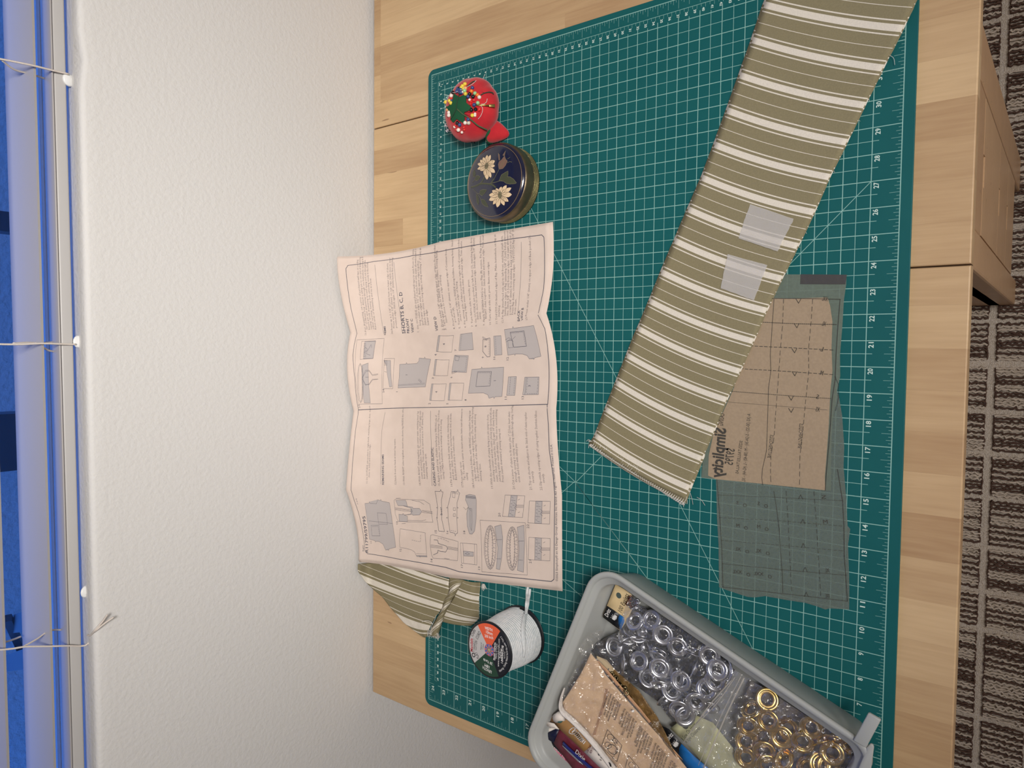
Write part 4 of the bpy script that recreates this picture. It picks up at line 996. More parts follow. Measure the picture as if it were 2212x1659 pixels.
# strawberry emery on its cord
st = empty('strawberry', (0,0,0)); st.parent = pc
s_a = P(*Z3(1035,1345), .013); s_b = P(*Z3(1545,1450), .004); ax = (s_b-s_a); L = ax.length; ax.normalize(); q = Vector((0,0,1)).rotation_difference(ax)
wv = ax.cross(Vector((0,0,1))).normalized(); hv = wv.cross(ax).normalized()
prof = [(0,0),(.35,.015),(.80,.05),(1.0,.13),(1.04,.22),(.96,.38),(.80,.55),(.58,.74),(.36,.90),(.22,.97),(0,1.0)]
rows = [[tuple(s_a - PO + ax*(z*L) + wv*(math.cos(2*PI*j/40)*.0148*r) + hv*(math.sin(2*PI*j/40)*.0118*r)) for j in range(41)] for r, z in prof]
b = MB(); b.grid(rows); o = b.build('berry', m_red, st); mod(o, 'SUBSURF', levels=1, render_levels=1)
rows = []
for i in range(9):
    f = i/8; row = []
    for j in range(61):
        a = 2*PI*j/60; ext = .24 + .085*math.cos(4*a+.5); z = -.02 + f*ext; r = interp([(x[1], x[0]) for x in prof], max(z, 0))*1.0 + .06 if z > 0 else .06
        row.append(tuple(s_a - PO + ax*(z*L) + wv*(math.cos(a)*.0148*r) + hv*(math.sin(a)*.0118*r)))
    rows.append(row)
b = MB(); b.grid(rows); o = b.build('strawberry_cap', m_grn, st); mod(o, 'SOLIDIFY', thickness=.0009, offset=1)
# pins
def pinmat(n, c): return mat(n, c, .22, spec=.6)
PC = {'yellow': (232,206,70), 'blue': (52,70,124), 'black': (18,18,24), 'white': (238,226,214), 'red': (214,44,40), 'orange': (238,120,40), 'mint': (150,206,150), 'peach': (232,170,110), 'pearl': (206,198,180)}
PMT = {k: pinmat(k+'_glass_head', v) for k, v in PC.items()}
pins = {'yellow': [(492,240),(433,290),(407,326),(457,346),(505,474),(667,988),(30,672),(158,692),(124,640)],
 'blue': [(668,330),(323,352),(385,375),(298,410),(368,430),(345,375),(565,535),(400,445),(712,738),(570,1085),(365,1212),(175,632)],
 'black': [(202,442),(600,482),(682,540),(644,862),(743,842),(306,1170),(365,340)],
 'white': [(834,554),(165,517),(602,615),(495,1165),(335,1335),(110,920),(108,986),(732,952),(730,990),(435,430),(243,1262),(418,1392)],
 'red': [(708,625),(635,660),(628,715),(150,560),(170,600),(830,850),(468,1272),(475,1328),(285,1330),(268,1228)],
 'orange': [(645,410),(788,500)], 'mint': [(484,396),(730,460),(797,690)], 'peach': [(500,340),(70,855)], 'pearl': [(580,1168)]}
big = {'white': {(834,554)}, }
def pin_mesh(c):
    b = MB(); b.ball((0,0,0), 1.0, 12, 0); b.lathe([(.14,-7.0),(.16,-.9),(.16,-.5)], 6, (0,0,0), None, 1)
    me_o = b.build('ball_pin', [PMT[c], m_steel]); return me_o
small = {(602,615),(732,952),(730,990),(435,430),(418,1392),(708,625),(635,660),(628,715),(468,1272),(475,1328),(285,1330),(268,1228),(243,1262),(150,560),(170,600),(70,855),(175,632)}
pl = {'yellow':'yellow round-headed pin stuck in the tomato pincushion','blue':'dark blue round-headed pin stuck in the tomato pincushion','black':'black round-headed pin stuck in the tomato pincushion','white':'white round-headed pin stuck in the tomato pincushion','red':'red round-headed pin stuck in the red tomato pincushion','orange':'orange round-headed pin stuck in the tomato pincushion','mint':'mint green round-headed pin stuck in the tomato pincushion','peach':'peach round-headed pin stuck in the tomato pincushion','pearl':'pearly bead-headed pin low on the tomato pincushion'}
for c, lst in pins.items():
    proto = pin_mesh(c)
    for i, (x, y) in enumerate(lst):
        o = proto if i == 0 else proto.copy()
        if i: COL.objects.link(o)
        r = .0019 if (x, y) in small else .0026
        p, n = tomhit(*Z3(x, y), r*.75); o.location = p; o.scale = (r, r, r)
        rn = random.Random(x*7+y); n = (n + Vector((rn.uniform(-.5,.5), rn.uniform(-.5,.5), 0))).normalized()
        o.rotation_euler = n.to_track_quat('Z', 'Y').to_euler()
        zone = 'on the far side behind the leaf' if x < 250 else ('on the left side of the leaf' if y > 1040 else ('right of the leaf, in the crowded cluster' if y < 500 and x < 560 else ('on the near side in front of the leaf')))
        lb_ = pl[c].replace(' stuck in', ', '+zone+', stuck in') if len(lst) > 1 else pl[c]
        lb_ = f"{c.replace('blue','dark blue')} pin head {zone} of the tomato".replace('leaf of','leaf on') if len(lst) > 1 else pl[c]
        tag(o, lb_, 'pin', f'{c} pins {zone}' if len(lst) > 1 else None)
# safety pin lying on the cushion
def tpos(x, y, off): p, n = tomhit(*Z3(x, y), off); return p
sp = empty('safety_pin', tuple(tpos(760,740,.002)), label='small brass safety pin stuck into the side of the tomato', category='pin'); o0 = sp.location.copy(); bpy.context.view_layer.update()
b = MB(); b.tube([tpos(x, y, .0015)-o0 for x, y in ((750,735),(850,735),(950,737),(1075,742))], .0006, 6); b.tube([tpos(x, y, .0028)-o0 for x, y in ((750,735),(770,748),(900,750),(1075,762))], .0006, 6); b.build('pin_wire', m_brass, sp)
b = MB(); a = tpos(1062,755,.0022); c = tpos(1205,760,.0022); n_ = tomhit(*Z3(1130,760), .002)[1]; s_ = (c-a).cross(n_).normalized()*.0017
b.slab([p-o0+n_*.0008 for p in (a+s_, c+s_*1.25, c-s_*1.25, a-s_)], .0018); bev(b.build('clasp', m_brass, sp), .0005)
sp = empty('safety_pin', tuple(tpos(660,1545,.001)), label='dark open safety pin hanging below the left side of the tomato', category='pin'); o0 = sp.location.copy(); bpy.context.view_layer.update()
m_dst = mat('dark_steel', (70,74,82), .3, metal=1.0)
b = MB(); 
for pts in (((640,1530),(655,1570),(645,1620),(660,1650)), ((668,1545),(690,1590),(715,1620),(712,1650)), ((650,1620),(680,1600),(715,1640))):
    b.tube([P(*Z3(q_.x, q_.y), .010)-o0 for q_ in crv([Vector(p) for p in pts], 4)], .0007, 6)
b.ball(tuple(P(*Z3(670,1560), .012)-o0), .0014, 8); b.ball(tuple(P(*Z3(712,1640), .009)-o0), .0013, 8); b.build('pin_wire', m_dst, sp)
# snowflake charm
cc = P(*Z3(150,1270), .018); fl_ = empty('snowflake_charm', tuple(cc), label='tiny white snowflake charm pinned to the left side of the tomato', category='charm'); bpy.context.view_layer.update()
m_ice = mat('frosted_plastic', (226,214,222), .25, spec=.6)
b = MB(); vz = (CC-cc).normalized(); vx = vz.orthogonal().normalized(); vy = vz.cross(vx)
for k in range(6):
    a = k*PI/3+.3; d = vx*math.cos(a)+vy*math.sin(a); e = vx*math.cos(a+PI/2)+vy*math.sin(a+PI/2)
    b.tube([d*.0008, d*.0088], [.0011,.0006], 6)
    for f, w in ((.0045,.0026),(.0068,.0018)): b.tube([d*f+e*w+d*.0015, d*f, d*f-e*w+d*.0015], .0006, 5)
b.build('flake', m_ice, fl_); b = MB(); b.tube([vz*0, (tpos(235,1200,.0)-cc)], .0004, 5); b.build('pin_wire', m_steel, fl_)
# ================================================================ round enamel box
TBX = Vector((.7383, .4650, 0)); TBR = .0490
m_navy = mat('navy_lacquer', (24,27,52), .16, spec=.6, coat=.6, bump=(500, .12, .0004))
m_gold = mat('tarnished_brass', (120,104,78), .38, metal=.75, var=((96,86,68), 60), bump=(220, .3, .0005))
m_band = mat('etched_band', (168,158,110), .4, metal=.6)
bx_ = empty('round_box', tuple(TBX), label='round brass box with navy enamel lid and cream flowers beside the tomato', category='box')
b = MB(); b.lathe([(0,.0004),(.0478,.0004),(.0492,.0015),(.0492,.0150),(.0482,.0158)], 96); b.build('body', m_gold, bx_)
b = MB(); b.lathe([(.0470,.0150),(.0497,.0158),(.0500,.0172),(.0500,.0275),(.0492,.0300),(.0478,.0308)], 96); b.build('lid_side', m_gold, bx_)
def domez(r): return .0306 + .0100*(1-(r/.0478)**2)**.55 if r < .0478 else .0306
b = MB(); b.lathe([(.0484,.0296),(.0482,.0306)] + [(.0478*math.sin(PI/2*i/30), domez(.0478*math.sin(PI/2*i/30))) for i in range(29, -1, -1)], 96)
rm = b.build('lid_enamel', m_navy, bx_)
b = MB(); rr_ = .0447
b.tube([(rr_*math.cos(2*PI*i/90), rr_*math.sin(2*PI*i/90), domez(rr_)+.00005) for i in range(91)], .00026, 5); b.build('gold_ring', mat('gold_line', (170,140,96), .4, metal=.4), rm)
b = MB()
for k in range(5): z = .0040+k*.0021; b.tube([(.0493*math.cos(2*PI*i/72), .0493*math.sin(2*PI*i/72), z) for i in range(73)], .00028, 4)
for k in range(26): a = k*2*PI/26; b.tube([(.0494*math.cos(a), .0494*math.sin(a), .003), (.0494*math.cos(a+.05), .0494*math.sin(a+.05), .0145)], .0002, 4)
b.build('etched_lines', m_band, bx_, kind='stuff')
Z6 = lambda x, y: (1010+x/8.731, 300+y/8.731)
def domexy(x, y):
    u, v = Z6(x, y); h = .036
    for _ in range(12):
        p = P(u, v, h); h = .5*h + .5*domez(min((p-TBX).xy.length, .0478))
    return p.xy - TBX.xy
def domeF(off): return lambda x, y: Vector((x, y, domez(math.hypot(x, y)) + off))
m_crm = mat('cream_petal', (222,196,160), .4); m_leafg = mat('painted_leaf', (66,70,52), .4); m_bud = mat('painted_bud', (118,88,78), .4); m_line = mat('petal_outline', (70,54,44), .5); m_gl = mat('leaf_outline', (122,116,88), .5)
g = Print(); gl = Print(); lc = Print(); gg = Print()
def petal(c, tip, w):
    c = Vector(c); tip = Vector(tip); d = tip-c; n = Vector((-d.y, d.x)).normalized()
    pts = [c, c+d*.35+n*w*.55, c+d*.7+n*w*.62, c+d*.88+n*w*.35, tip, c+d*.88-n*w*.38, c+d*.7-n*w*.62, c+d*.35-n*w*.55]
    q = [domexy(*p) for p in pts]; g.poly(q); gl.stroke(q, .0003, closed=True)
    gl.stroke([domexy(*(c+d*.3)), domexy(*(c+d*.6))], .0002)
for tip, w in (((375,300),50),((440,300),50),((520,410),70),((522,510),60),((522,640),70),((445,735),60),((370,775),70),((325,700),55),((240,600),70),((185,575),50),((188,470),60),((240,395),60),((300,345),60),((480,420),50)): petal((350,505), tip, w)
for tip, w in (((740,870),60),((830,920),65),((840,1050),80),((775,1185),60),((695,1260),60),((560,1295),70),((480,1240),55),((405,1160),75),((405,1060),75),((465,970),65),((540,930),55),((640,900),60),((740,1190),50),((500,960),50)): petal((612,1060), tip, w)
gy = Print(); gy.disc(domexy(360,510), .0042, ry=.0034); gy.disc(domexy(612,1060), .0046, ry=.003); 
lc2 = Print()
def leaf(pts, P_=lc, line_=gg):
    q = [domexy(*p) for p in pts]; P_.poly(q); line_.stroke(q, .0003, closed=True)
leaf([(595,790),(640,680),(700,640),(765,605),(768,660),(755,715),(800,715),(870,760),(925,830),(900,845),(800,855),(730,840),(680,800)])
leaf([(135,770),(160,700),(200,690),(245,720),(210,770),(180,795)]); leaf([(225,1040),(240,975),(290,955),(365,960),(330,1020),(275,1075)]); leaf([(255,1155),(290,1135),(330,1160),(370,1230),(395,1285),(330,1270),(275,1220)])
leaf([(165,1040),(205,1100),(220,1180),(205,1250),(175,1190)]); leaf([(110,720),(105,640),(130,575),(155,650),(140,710)])
leaf([(590,560),(580,480),(600,425),(640,400),(700,320),(720,380),(755,420),(720,500),(670,560),(620,572)], lc2); leaf([(590,400),(580,270),(605,300),(612,400)], lc2); leaf([(665,310),(720,225),(700,320)], lc2)
for k in range(5): gg.stroke([domexy(600+k*14,555-k*4), domexy(650+k*18,430-k*14)], .00025)
for pts, w in ((((70,915),(170,885),(240,850),(330,845),(430,855),(480,875),(530,915)),.0022),(((240,850),(290,790),(320,730)),.0016),(((430,855),(480,790),(500,760)),.0014),(((500,765),(540,680),(600,570)),.0008),(((450,835),(520,820),(600,795),(660,790)),.0008),(((100,945),(150,990),(220,1080),(260,1150)),.0006),(((220,1040),(170,1020)),.0005),(((95,820),(140,780)),.0006),(((755,380),(800,350)),.0007),(((750,450),(800,430),(835,440)),.0007)):
    gg2 = [domexy(p.x, p.y) for p in crv([Vector(p) for p in pts], 4)]; lc.stroke(gg2, w); 
    if w > .001: gg.stroke([p+Vector((w*.4, w*.4)) for p in gg2], .00025)
    else: gg.stroke(gg2, .0003)
for (pr_, nm, m, off) in ((lc,'painted_leaves',m_leafg,.00012),(lc2,'painted_bud',m_bud,.00013),(g,'painted_petals',m_crm,.00016),(gy,'flower_centres',m_gl,.0003),(gl,'petal_lines',m_line,.0003),(gg,'leaf_lines',m_gl,.00028)):
    pr_.build(nm, domeF(off), m, rm, .004)
# ================================================================ cord spool
SC = Vector((.1412, .4385, 0)); SR = .0362; SH = .0672
m_blkp = mat('black_plastic', (24,26,32), .4); m_cord = mat('white_cotton_cord', (226,226,226), .9, bump=(700, .7, .0012), var=((208,212,214), 200), spec=.1)
spl = empty('cord_spool', tuple(SC), label='spool of flat white cotton cord standing on the mat with a printed round label', category='spool')
for nm, z0, R in (('flange', .0002, .0388), ('flange', SH-.002, SR)):
    b = MB(); b.lathe([(0,z0),(R-.0006,z0),(R,z0+.0007),(R,z0+.0014),(R-.0006,z0+.002),(0,z0+.002)], 72); b.build(nm, m_blkp, spl)
b = MB(); b.lathe([(0,.002),(.018,.002),(.018,SH-.002),(0,SH-.002)], 40); b.build('core', m_blkp, spl)
b = MB(); pts = []; turns = 19; z0, z1 = .0034, SH-.0034
for i in range(turns*40+1):
    a = 2*PI*i/40; f = i/(turns*40); z = lerp(z0, z1, f) + .0011*math.sin(a+1.2); r = .0336 - .0004*math.cos(f*9) + lerp(.0022, -.0012, f)
    pts.append((r*math.cos(a), r*math.sin(a), z))
b.tube(pts, .00158, 8, flat=1.0, cap=True); b.lathe([(.028,.0025),(.0330,.0025),(.0306,SH-.0025),(.028,SH-.0025)], 48); b.build('wound_cord', m_cord, spl)
Z2 = lambda x, y: (1000+x/8.73, 1290+y/8.73)
def onspool(x, y, r=.0368):
    u, v = Z2(x, y); d = ray(u, v); o_ = CC-SC; a = d.x**2+d.y**2; bq = 2*(o_.x*d.x+o_.y*d.y); c = o_.x**2+o_.y**2-r*r
    D = bq*bq-4*a*c; t = (-bq-math.sqrt(max(D,0)))/(2*a); return CC+d*t-SC
q = [onspool(1150,1130,.0352), onspool(1165,1000,.0362), onspool(1150,850,.0368), onspool(1140,700,.0370), onspool(1140,560,.0372), onspool(1160,420,.0372), onspool(1185,300,.0380)]
q += [P(*Z2(1205,150), .020)-SC, P(*Z2(1215,40), .012)-SC, P(1139,1284,.005)-SC, P(1140,1272,.0018)-SC, P(1142,1258,.0010)-SC]
qq = crv(q, 5); nq = len(qq)
b = MB(); b.tube(qq, [lerp(.0020, .0036, min(1, i/18)) if i < 28 else lerp(.0036, .0016, (i-28)/(nq-28)) for i in range(nq)], 10, flat=.42, up=(.35,-.9,.3)); b.build('loose_end', m_cord, spl)
q2 = [onspool(1185,330,.0385), P(*Z2(1225,150), .019)-SC, P(*Z2(1240,40), .011)-SC, P(1144,1284,.0040)-SC, P(1145,1272,.0012)-SC]
b = MB(); b.tube(crv(q2, 5), .0016, 8, flat=.5); b.build('loose_end', m_cord, spl)
def lab(x, y): p = P(*Z2(x, y), SH); return p.xy - SC.xy
LR = SR-.0027; zl = SH+.00005
cen = lab(490,985); cen = Vector((0,0))
angs = [math.atan2(*(reversed(lab(x, y)))) for x, y in ((285,535),(235,1225),(665,1470),(700,645))]   # boundaries
def wedge(name, a0, a1, c):
    g_ = Print(); 
    while a1 < a0: a1 += 2*PI
    if a1-a0 > PI*1.2: a0, a1 = a1, a0+2*PI
    n = 24; g_.poly([Vector((0,0))]+[Vector((LR*math.cos(lerp(a0,a1,i/n)), LR*math.sin(lerp(a0,a1,i/n)))) for i in range(n+1)])
    g_.build(name, lambda x, y: Vector((x, y, zl+.00005)), mat(name, c, .5), lb)
b = MB(); b.lathe([(0,SH-.0001),(LR+.0003,SH-.0001),(LR+.0003,SH+.00005),(0,SH+.00005)], 64); lb = b.build('label_disc', m_blkp, spl)
wedge('grey_sector', angs[0], angs[1], (196,192,190)); wedge('green_sector', angs[1], angs[2], (36,68,50)); wedge('black_sector', angs[2], angs[3], (20,23,32)); wedge('orange_sector', angs[3], angs[0], (232,98,62))
gw = Print(); gk = Print(); gr = Print()
def lt(pr_, s_, a, c, size=None, bold=.0): pr_.text(s_, lab(*a), lab(*c), size=size, bold=bold)
lt(gw,'WIDTH:',(412,600),(562,648),.0052,.02); lt(gw,'10mm',(437,678),(560,722),.0058,.01); lt(gw,'3/8 Inch',(412,752),(572,795),.0054,.01)
lt(gw,'LENGTH:',(545,1395),(372,1292),.0052,.01); lt(gw,'18M',(505,1300),(415,1248),.0056,.01); lt(gw,'20 Yards',(560,1238),(388,1150),.0050,.01)
lt(gw,'Mandala Trading Inc',(600,1190),(612,858),.0036,.012); lt(gw,'Houston, Texas 77031',(617,1190),(628,860),.0026); lt(gw,'Made in China',(640,1160),(650,880),.0026)
lt(gw,'www.mandalacrafts.com',(682,1312),(697,790),.0042,.0); lt(gw,'Toll Free:',(728,1165),(738,972),.0046,.015); lt(gw,'1-844-840-5198',(757,1252),(772,920),.0050,.012); lt(gw,'Keep out of reach',(795,1160),(798,1030),.0026)
for s_, a, c in (('Warning:',(700,1418),(775,1345)),('Choking',(790,1325),(828,1235)),('Hazard',(835,1215),(850,1120)),('Not for Kids',(852,1095),(835,950)),('under Years 3',(828,925),(725,735))): lt(gw, s_, a, c, .0040, .0)
lt(gr,'Mandala',(190,1030),(183,780),.0062,.02); lt(gk,'Crafts',(184,750),(243,628),.0062,.01)
for s_, a, c in (('FLAT',(312,1145),(262,1025)),('COTTON',(256,1005),(275,830)),('CORD',(280,805),(342,672))): lt(gk, s_, a, c, .0064, .006)
lt(gk,'the world of crafts for you',(214,1035),(212,780),.0024); lt(gk,'Natural',(354,995),(358,860),.0036); lt(gk,'Cotton',(388,990),(398,885),.0036)
for r_, r0 in ((.0030,.0018),): gk.disc(lab(202,1090), r_, r0, 16)
F_ = lambda x, y: Vector((x, y, zl+.00012))
m_wl = mat('label_white', (240,238,236), .5); m_kl = mat('label_black', (34,34,38), .5); m_rl = mat('label_red', (186,48,60), .5)
gw.build('label_text', F_, m_wl, lb); gk.build('label_text', F_, m_kl, lb); gr.build('label_text', F_, m_rl, lb)
e0 = Vector((0,0))
for i, (r_, c) in enumerate(((.0078,(214,98,104)),(.0072,(64,110,178)),(.0040,(196,150,90)),(.0030,(50,70,130)),(.0019,(240,220,110)),(.0009,(30,60,110)))):
    g_ = Print(); g_.disc(e0, r_, n=28); z_ = zl+.00012+i*.00006; g_.build('emblem', (lambda zz: (lambda x, y: Vector((x, y, zz))))(z_), mat('emblem_%d' % i, c, .5), lb)
g_ = Print()
for k in range(8): a = k*PI/4; g_.disc(e0+Vector((.0057*math.cos(a), .0057*math.sin(a))), .0011, n=10)
for k in range(6): a = k*PI/3+.2; g_.disc(e0+Vector((.0034*math.cos(a), .0034*math.sin(a))), .0007, n=8)
g_.build('emblem_dots', lambda x, y: Vector((x, y, zl+.0006)), mat('emblem_pink', (222,120,110), .5), lb)
# ================================================================ frosted plastic bin
bd = Vector((-.37537, -.92687, 0)); bn = Vector((.92687, -.37537, 0)); B0 = P(1406,1250,0)
def BP(d, n, z): return B0 + bd*d + bn*n + Vector((0,0,z))
m_bin = mat('frosted_plastic_bin', (178,180,177), .42, alpha=.9, spec=.4)
BH = .062; D0, D1, N0, N1 = -.0455, .274, -.266, .0120
bn_ = empty('plastic_bin', tuple(BP(.1,-.12,0)), label='shallow frosted clear plastic bin of sewing notions at the left of the mat', category='bin'); OB = BP(.1,-.12,0)
def loop(ins, z, r, n=9):
    d0, d1, n0, n1 = D0+ins, D1-ins, N0+ins, N1-ins; r = max(r-ins*.6, .004); o = []
    r0 = r
    for cd, cn, a0 in ((1,1,0),(0,1,PI/2),(0,0,PI),(1,0,3*PI/2)):
        r = r0*.55 if cd else r0
        cd = d1-r if cd else d0+r; cn = n1-r if cn else n0+r
        for i in range(n+1):
            a = a0+PI/2*i/n; o.append(tuple(BP(cd+r*math.cos(a), cn+r*math.sin(a), z)-OB))
    return o
prof = [(.030,.0030),(.0215,.0034),(.0185,.0065),(.0140,BH-.010),(.0125,BH-.0062),(.0070,BH-.0058),(.0060,BH-.0040),(.0050,BH-.0002),(.0015,BH),(0,BH-.0012),(0,BH-.0052),(.0012,BH-.006),(.0030,BH-.0055),(.0036,BH-.010),(.0125,.0040),(.0160,.0004),(.030,.0002)]
ls = [loop(i, z, .034) for i, z in prof]; nl = len(ls[0])
b = MB(); b.add([p for l in ls for p in l], [(j*nl+i, j*nl+(i+1)%nl, (j+1)*nl+(i+1)%nl, (j+1)*nl+i) for j in range(len(ls)-1) for i in range(nl)] + [tuple(range(nl-1,-1,-1)), tuple((len(ls)-1)*nl+i for i in range(nl))])
o = b.build('tub', m_bin, bn_); bm = bmesh.new(); bm.from_mesh(o.data); bmesh.ops.recalc_face_normals(bm, faces=bm.faces); bm.to_mesh(o.data); bm.free()
# latch ledge at the near end
def lpx(x, y, h): return P(1660+x/8.193, 1480+y/8.193, h)
b = MB(); zt_ = BH+.003; pts = [lpx(1765,490,zt_), lpx(1990,622,zt_), lpx(1722,1122,zt_), lpx(1500,1010,zt_), lpx(1440,960,zt_)]
b.slab([p-OB for p in (pts[0], pts[1], pts[2], lpx(1495,985,zt_))], .004); bev(b.build('latch_bar', m_bin, bn_), .0012)
b = MB(); b.slab([p-OB for p in (lpx(1722,1112,BH), lpx(1800,1035,BH), lpx(1850,1060,BH), lpx(1862,1110,BH), lpx(1810,1500,BH), lpx(1500,1900,BH), lpx(1430,1850,BH), lpx(1730,1140,BH))], .003); bev(b.build('handle_flap', m_bin, bn_), .001)
# ---------------------------------------------------------------- grommets
def grommet_proto(name, m):
    b = MB(); R = .0117
    b.lathe([(.0055,-.0040),(.0059,-.0040),(.0061,-.0004),(.0065,.0002),(.0072,.0003),(.0077,-.0002),(.0083,.0003),(.0098,.0006),(.0110,.0003),(R,-.0004),(.0116,-.0008),(.0108,-.0005),(.0096,-.0001),(.0080,-.0007),(.0066,-.0006),(.0055,-.0012)], 36, close=True)
    return b.build(name, m)
m_sil = mat('nickel_plate', (214,215,218), .3, metal=1.0); m_gld = mat('brass_plate', (228,192,116), .26, metal=1.0)
m_dar = mat('dark_nickel', (150,152,158), .3, metal=1.0)  # darker nickel, the loose eyelets' own tone
gs = [(870,555,.6),(995,548,.5),(1080,665,.1),(1190,755,.15),(900,860,.35),(1055,915,.1),(1215,1010,.1),(1430,820,.1),(1485,925,.2),(1470,1015,.05),(1405,1070,.3),(1330,1170,.25),(1205,1230,.25),(1060,1045,.8),(1045,835,.7),(720,750,1.0),(800,715,1.45),(925,670,1.45),(1310,915,1.3),(1105,1150,1.2),(1250,1275,.5),(975,985,1.1),(1555,925,.8),(780,880,1.0),(1300,790,1.35),(1150,1080,.9)]
proto = None; rg = random.Random(21)
def place_g(lst, proto_, org, sc_, h0, lab_, grp, seed):
    rg = random.Random(seed)
    for i, it in enumerate(lst):
        x, y, tilt = it[:3]; dh = it[3] if len(it) > 3 else 0
        o = proto_ if i == 0 else proto_.copy()
        if i: COL.objects.link(o)
        o.location = P(org[0]+x/sc_, org[1]+y/sc_, h0+rg.uniform(-.002,.004)+dh)
        a = rg.uniform(0, 2*PI); base = Vector((.05,-.25,1)).normalized(); n = (base*math.cos(tilt) + Vector((math.cos(a), math.sin(a), 0))*math.sin(tilt)).normalized()
        if rg.random() < .35: n = n if tilt > .9 else n
        o.rotation_euler = n.to_track_quat('Z', 'Y').to_euler(); big_ = (tilt < .45 and dh > -.009)
        w_ = 'lying flat on top' if big_ else ('standing on edge or tilted' if dh > -.009 else 'half buried under the others')
        f_ = 'upper' if y < (900 if h0 > .033 else 1090) else 'lower'
        tag(o, lab_.replace(' in the', f' {w_}, {f_} half of the', 1), 'grommet', f'{grp}, {w_}, {f_} half')
sp0 = grommet_proto('grommet', m_sil)
under = [(860+rg.uniform(-60,60), 640+rg.uniform(-40,60), rg.uniform(.3,1.4), -.011) for _ in range(4)]
for _ in range(26):
    f = rg.random(); gx = rg.uniform(760, 1500); gy = rg.uniform(560, 1240)
    if (gx-760)*.9+560-170 < gy < (gx-700)*.75+760: under.append((gx, gy, rg.uniform(.2,1.4), -.010+rg.uniform(-.006,.003)))
place_g(gs + under, sp0, (1120,1180), 3.464, .034, 'silver metal grommet in the zip bag', 'silver grommets in the bin', 4)
gg_ = [(490,810,.35),(380,870,1.0),(490,955,.12),(360,995,.15),(470,1065,.15,-.006),(585,1065,.1,.003),(350,1095,.2,-.006),(345,1205,.1),(470,1165,.12),(785,1005,.12,.002),(730,1100,.15,-.003),(925,1175,.2,.002),(945,1080,.9),(865,1105,1.2),(1040,1105,.3,-.006),(600,1215,.9),(490,1255,.3),(850,1245,.6),(625,1010,.3,-.010),(760,1260,.9,-.005),(640,1150,1.1,-.010),(900,1260,.5,-.006)]
place_g(gg_, grommet_proto('grommet', m_gld), (1500,1250), 3.107, .032, 'gold brass grommet in the zip bag', 'gold grommets in the bin', 8)
# ---------------------------------------------------------------- clear film
def film(name, tint=(.97,.97,1,1), gloss=.16, rough=.12, wrinkle=1.0, haze=.06):
    m = bpy.data.materials.new(name); m.use_nodes = True; nt = m.node_tree; N = nt.nodes; L = nt.links; N.clear()
    out = N.new('ShaderNodeOutputMaterial'); t = N.new('ShaderNodeBsdfTransparent'); g_ = N.new('ShaderNodeBsdfGlossy'); d = N.new('ShaderNodeBsdfDiffuse'); m1 = N.new('ShaderNodeMixShader'); m2 = N.new('ShaderNodeMixShader')
    t.inputs[0].default_value = tint; g_.inputs['Roughness'].default_value = rough; d.inputs[0].default_value = (.8,.79,.77,1)
    tc = N.new('ShaderNodeTexCoord'); n = N.new('ShaderNodeTexNoise'); n.inputs['Scale'].default_value = 90; n.inputs['Detail'].default_value = 3; n.inputs['Distortion'].default_value = 1.2
    bp = N.new('ShaderNodeBump'); bp.inputs['Strength'].default_value = wrinkle; bp.inputs['Distance'].default_value = .004
    L.new(tc.outputs['Object'], n.inputs['Vector']); L.new(n.outputs['Fac'], bp.inputs['Height']); L.new(bp.outputs[0], g_.inputs['Normal'])
    m1.inputs[0].default_value = haze; L.new(t.outputs[0], m1.inputs[1]); L.new(d.outputs[0], m1.inputs[2])
    m2.inputs[0].default_value = gloss; L.new(m1.outputs[0], m2.inputs[1]); L.new(g_.outputs[0], m2.inputs[2]); L.new(m2.outputs[0], out.inputs[0])
    return m
m_film = film('clear_bag_film'); m_film2 = film('hazy_bag_film', haze=.12)
def sheet_px(name, pts, hf, m, par, rough=.0, cell=9, seed=0, org=None, th=None):
    bm = bmesh.new(); bm.faces.new([bm.verts.new((x, y, 0)) for x, y in pts]); bmesh.ops.triangulate(bm, faces=bm.faces[:])
    for _ in range(6):
        le = [e for e in bm.edges if e.calc_length() > cell]
        if not le: break
        bmesh.ops.subdivide_edges(bm, edges=le, cuts=1); bmesh.ops.triangulate(bm, faces=[f for f in bm.faces if len(f.verts) > 3])
    for v in bm.verts:
        x, y = v.co.x, v.co.y; h = hf(x, y) if callable(hf) else hf
        v.co = P(x, y, h + rough*noise.noise(Vector((x*.06, y*.06, seed))) + rough*.4*noise.noise(Vector((x*.2, y*.2, seed+5)))) - org
    bm.normal_update()
    for f in bm.faces:
        if f.normal.z < 0: f.normal_flip()
    me = bpy.data.meshes.new(name); bm.to_mesh(me); bm.free(); me.materials.append(m)
    for p in me.polygons: p.use_smooth = True
    o = bpy.data.objects.new(name, me); COL.objects.link(o); o.parent = par
    if th: mod(o, 'SOLIDIFY', thickness=th, offset=-1)
    return o
Z8 = lambda x, y: (1120+x/3.464, 1180+y/3.464)
o1 = P(1430,1420,.03); bag1 = empty('zip_bag', tuple(o1), label='clear zip bag full of silver grommets in the middle of the bin', category='bag'); bpy.context.view_layer.update()
bagpts = [Z8(*p) for p in ((520,770),(640,690),(745,640),(790,500),(850,465),(900,440),(1000,480),(1130,560),(1280,660),(1400,740),(1560,870),(1620,925),(1500,1080),(1400,1190),(1290,1330),(1150,1310),(1040,1160),(900,1060),(760,960),(640,850))]
m_bagin = mat('bag_inside_shade', (66,70,78), .25, spec=.6, metal=.4, bump=(160, .8, .004))  # dark backing: the gloom between the grommets is put into its colour
sheet_px('bag_back', bagpts, .0155, m_bagin, bag1, .004, 14, 2, o1)
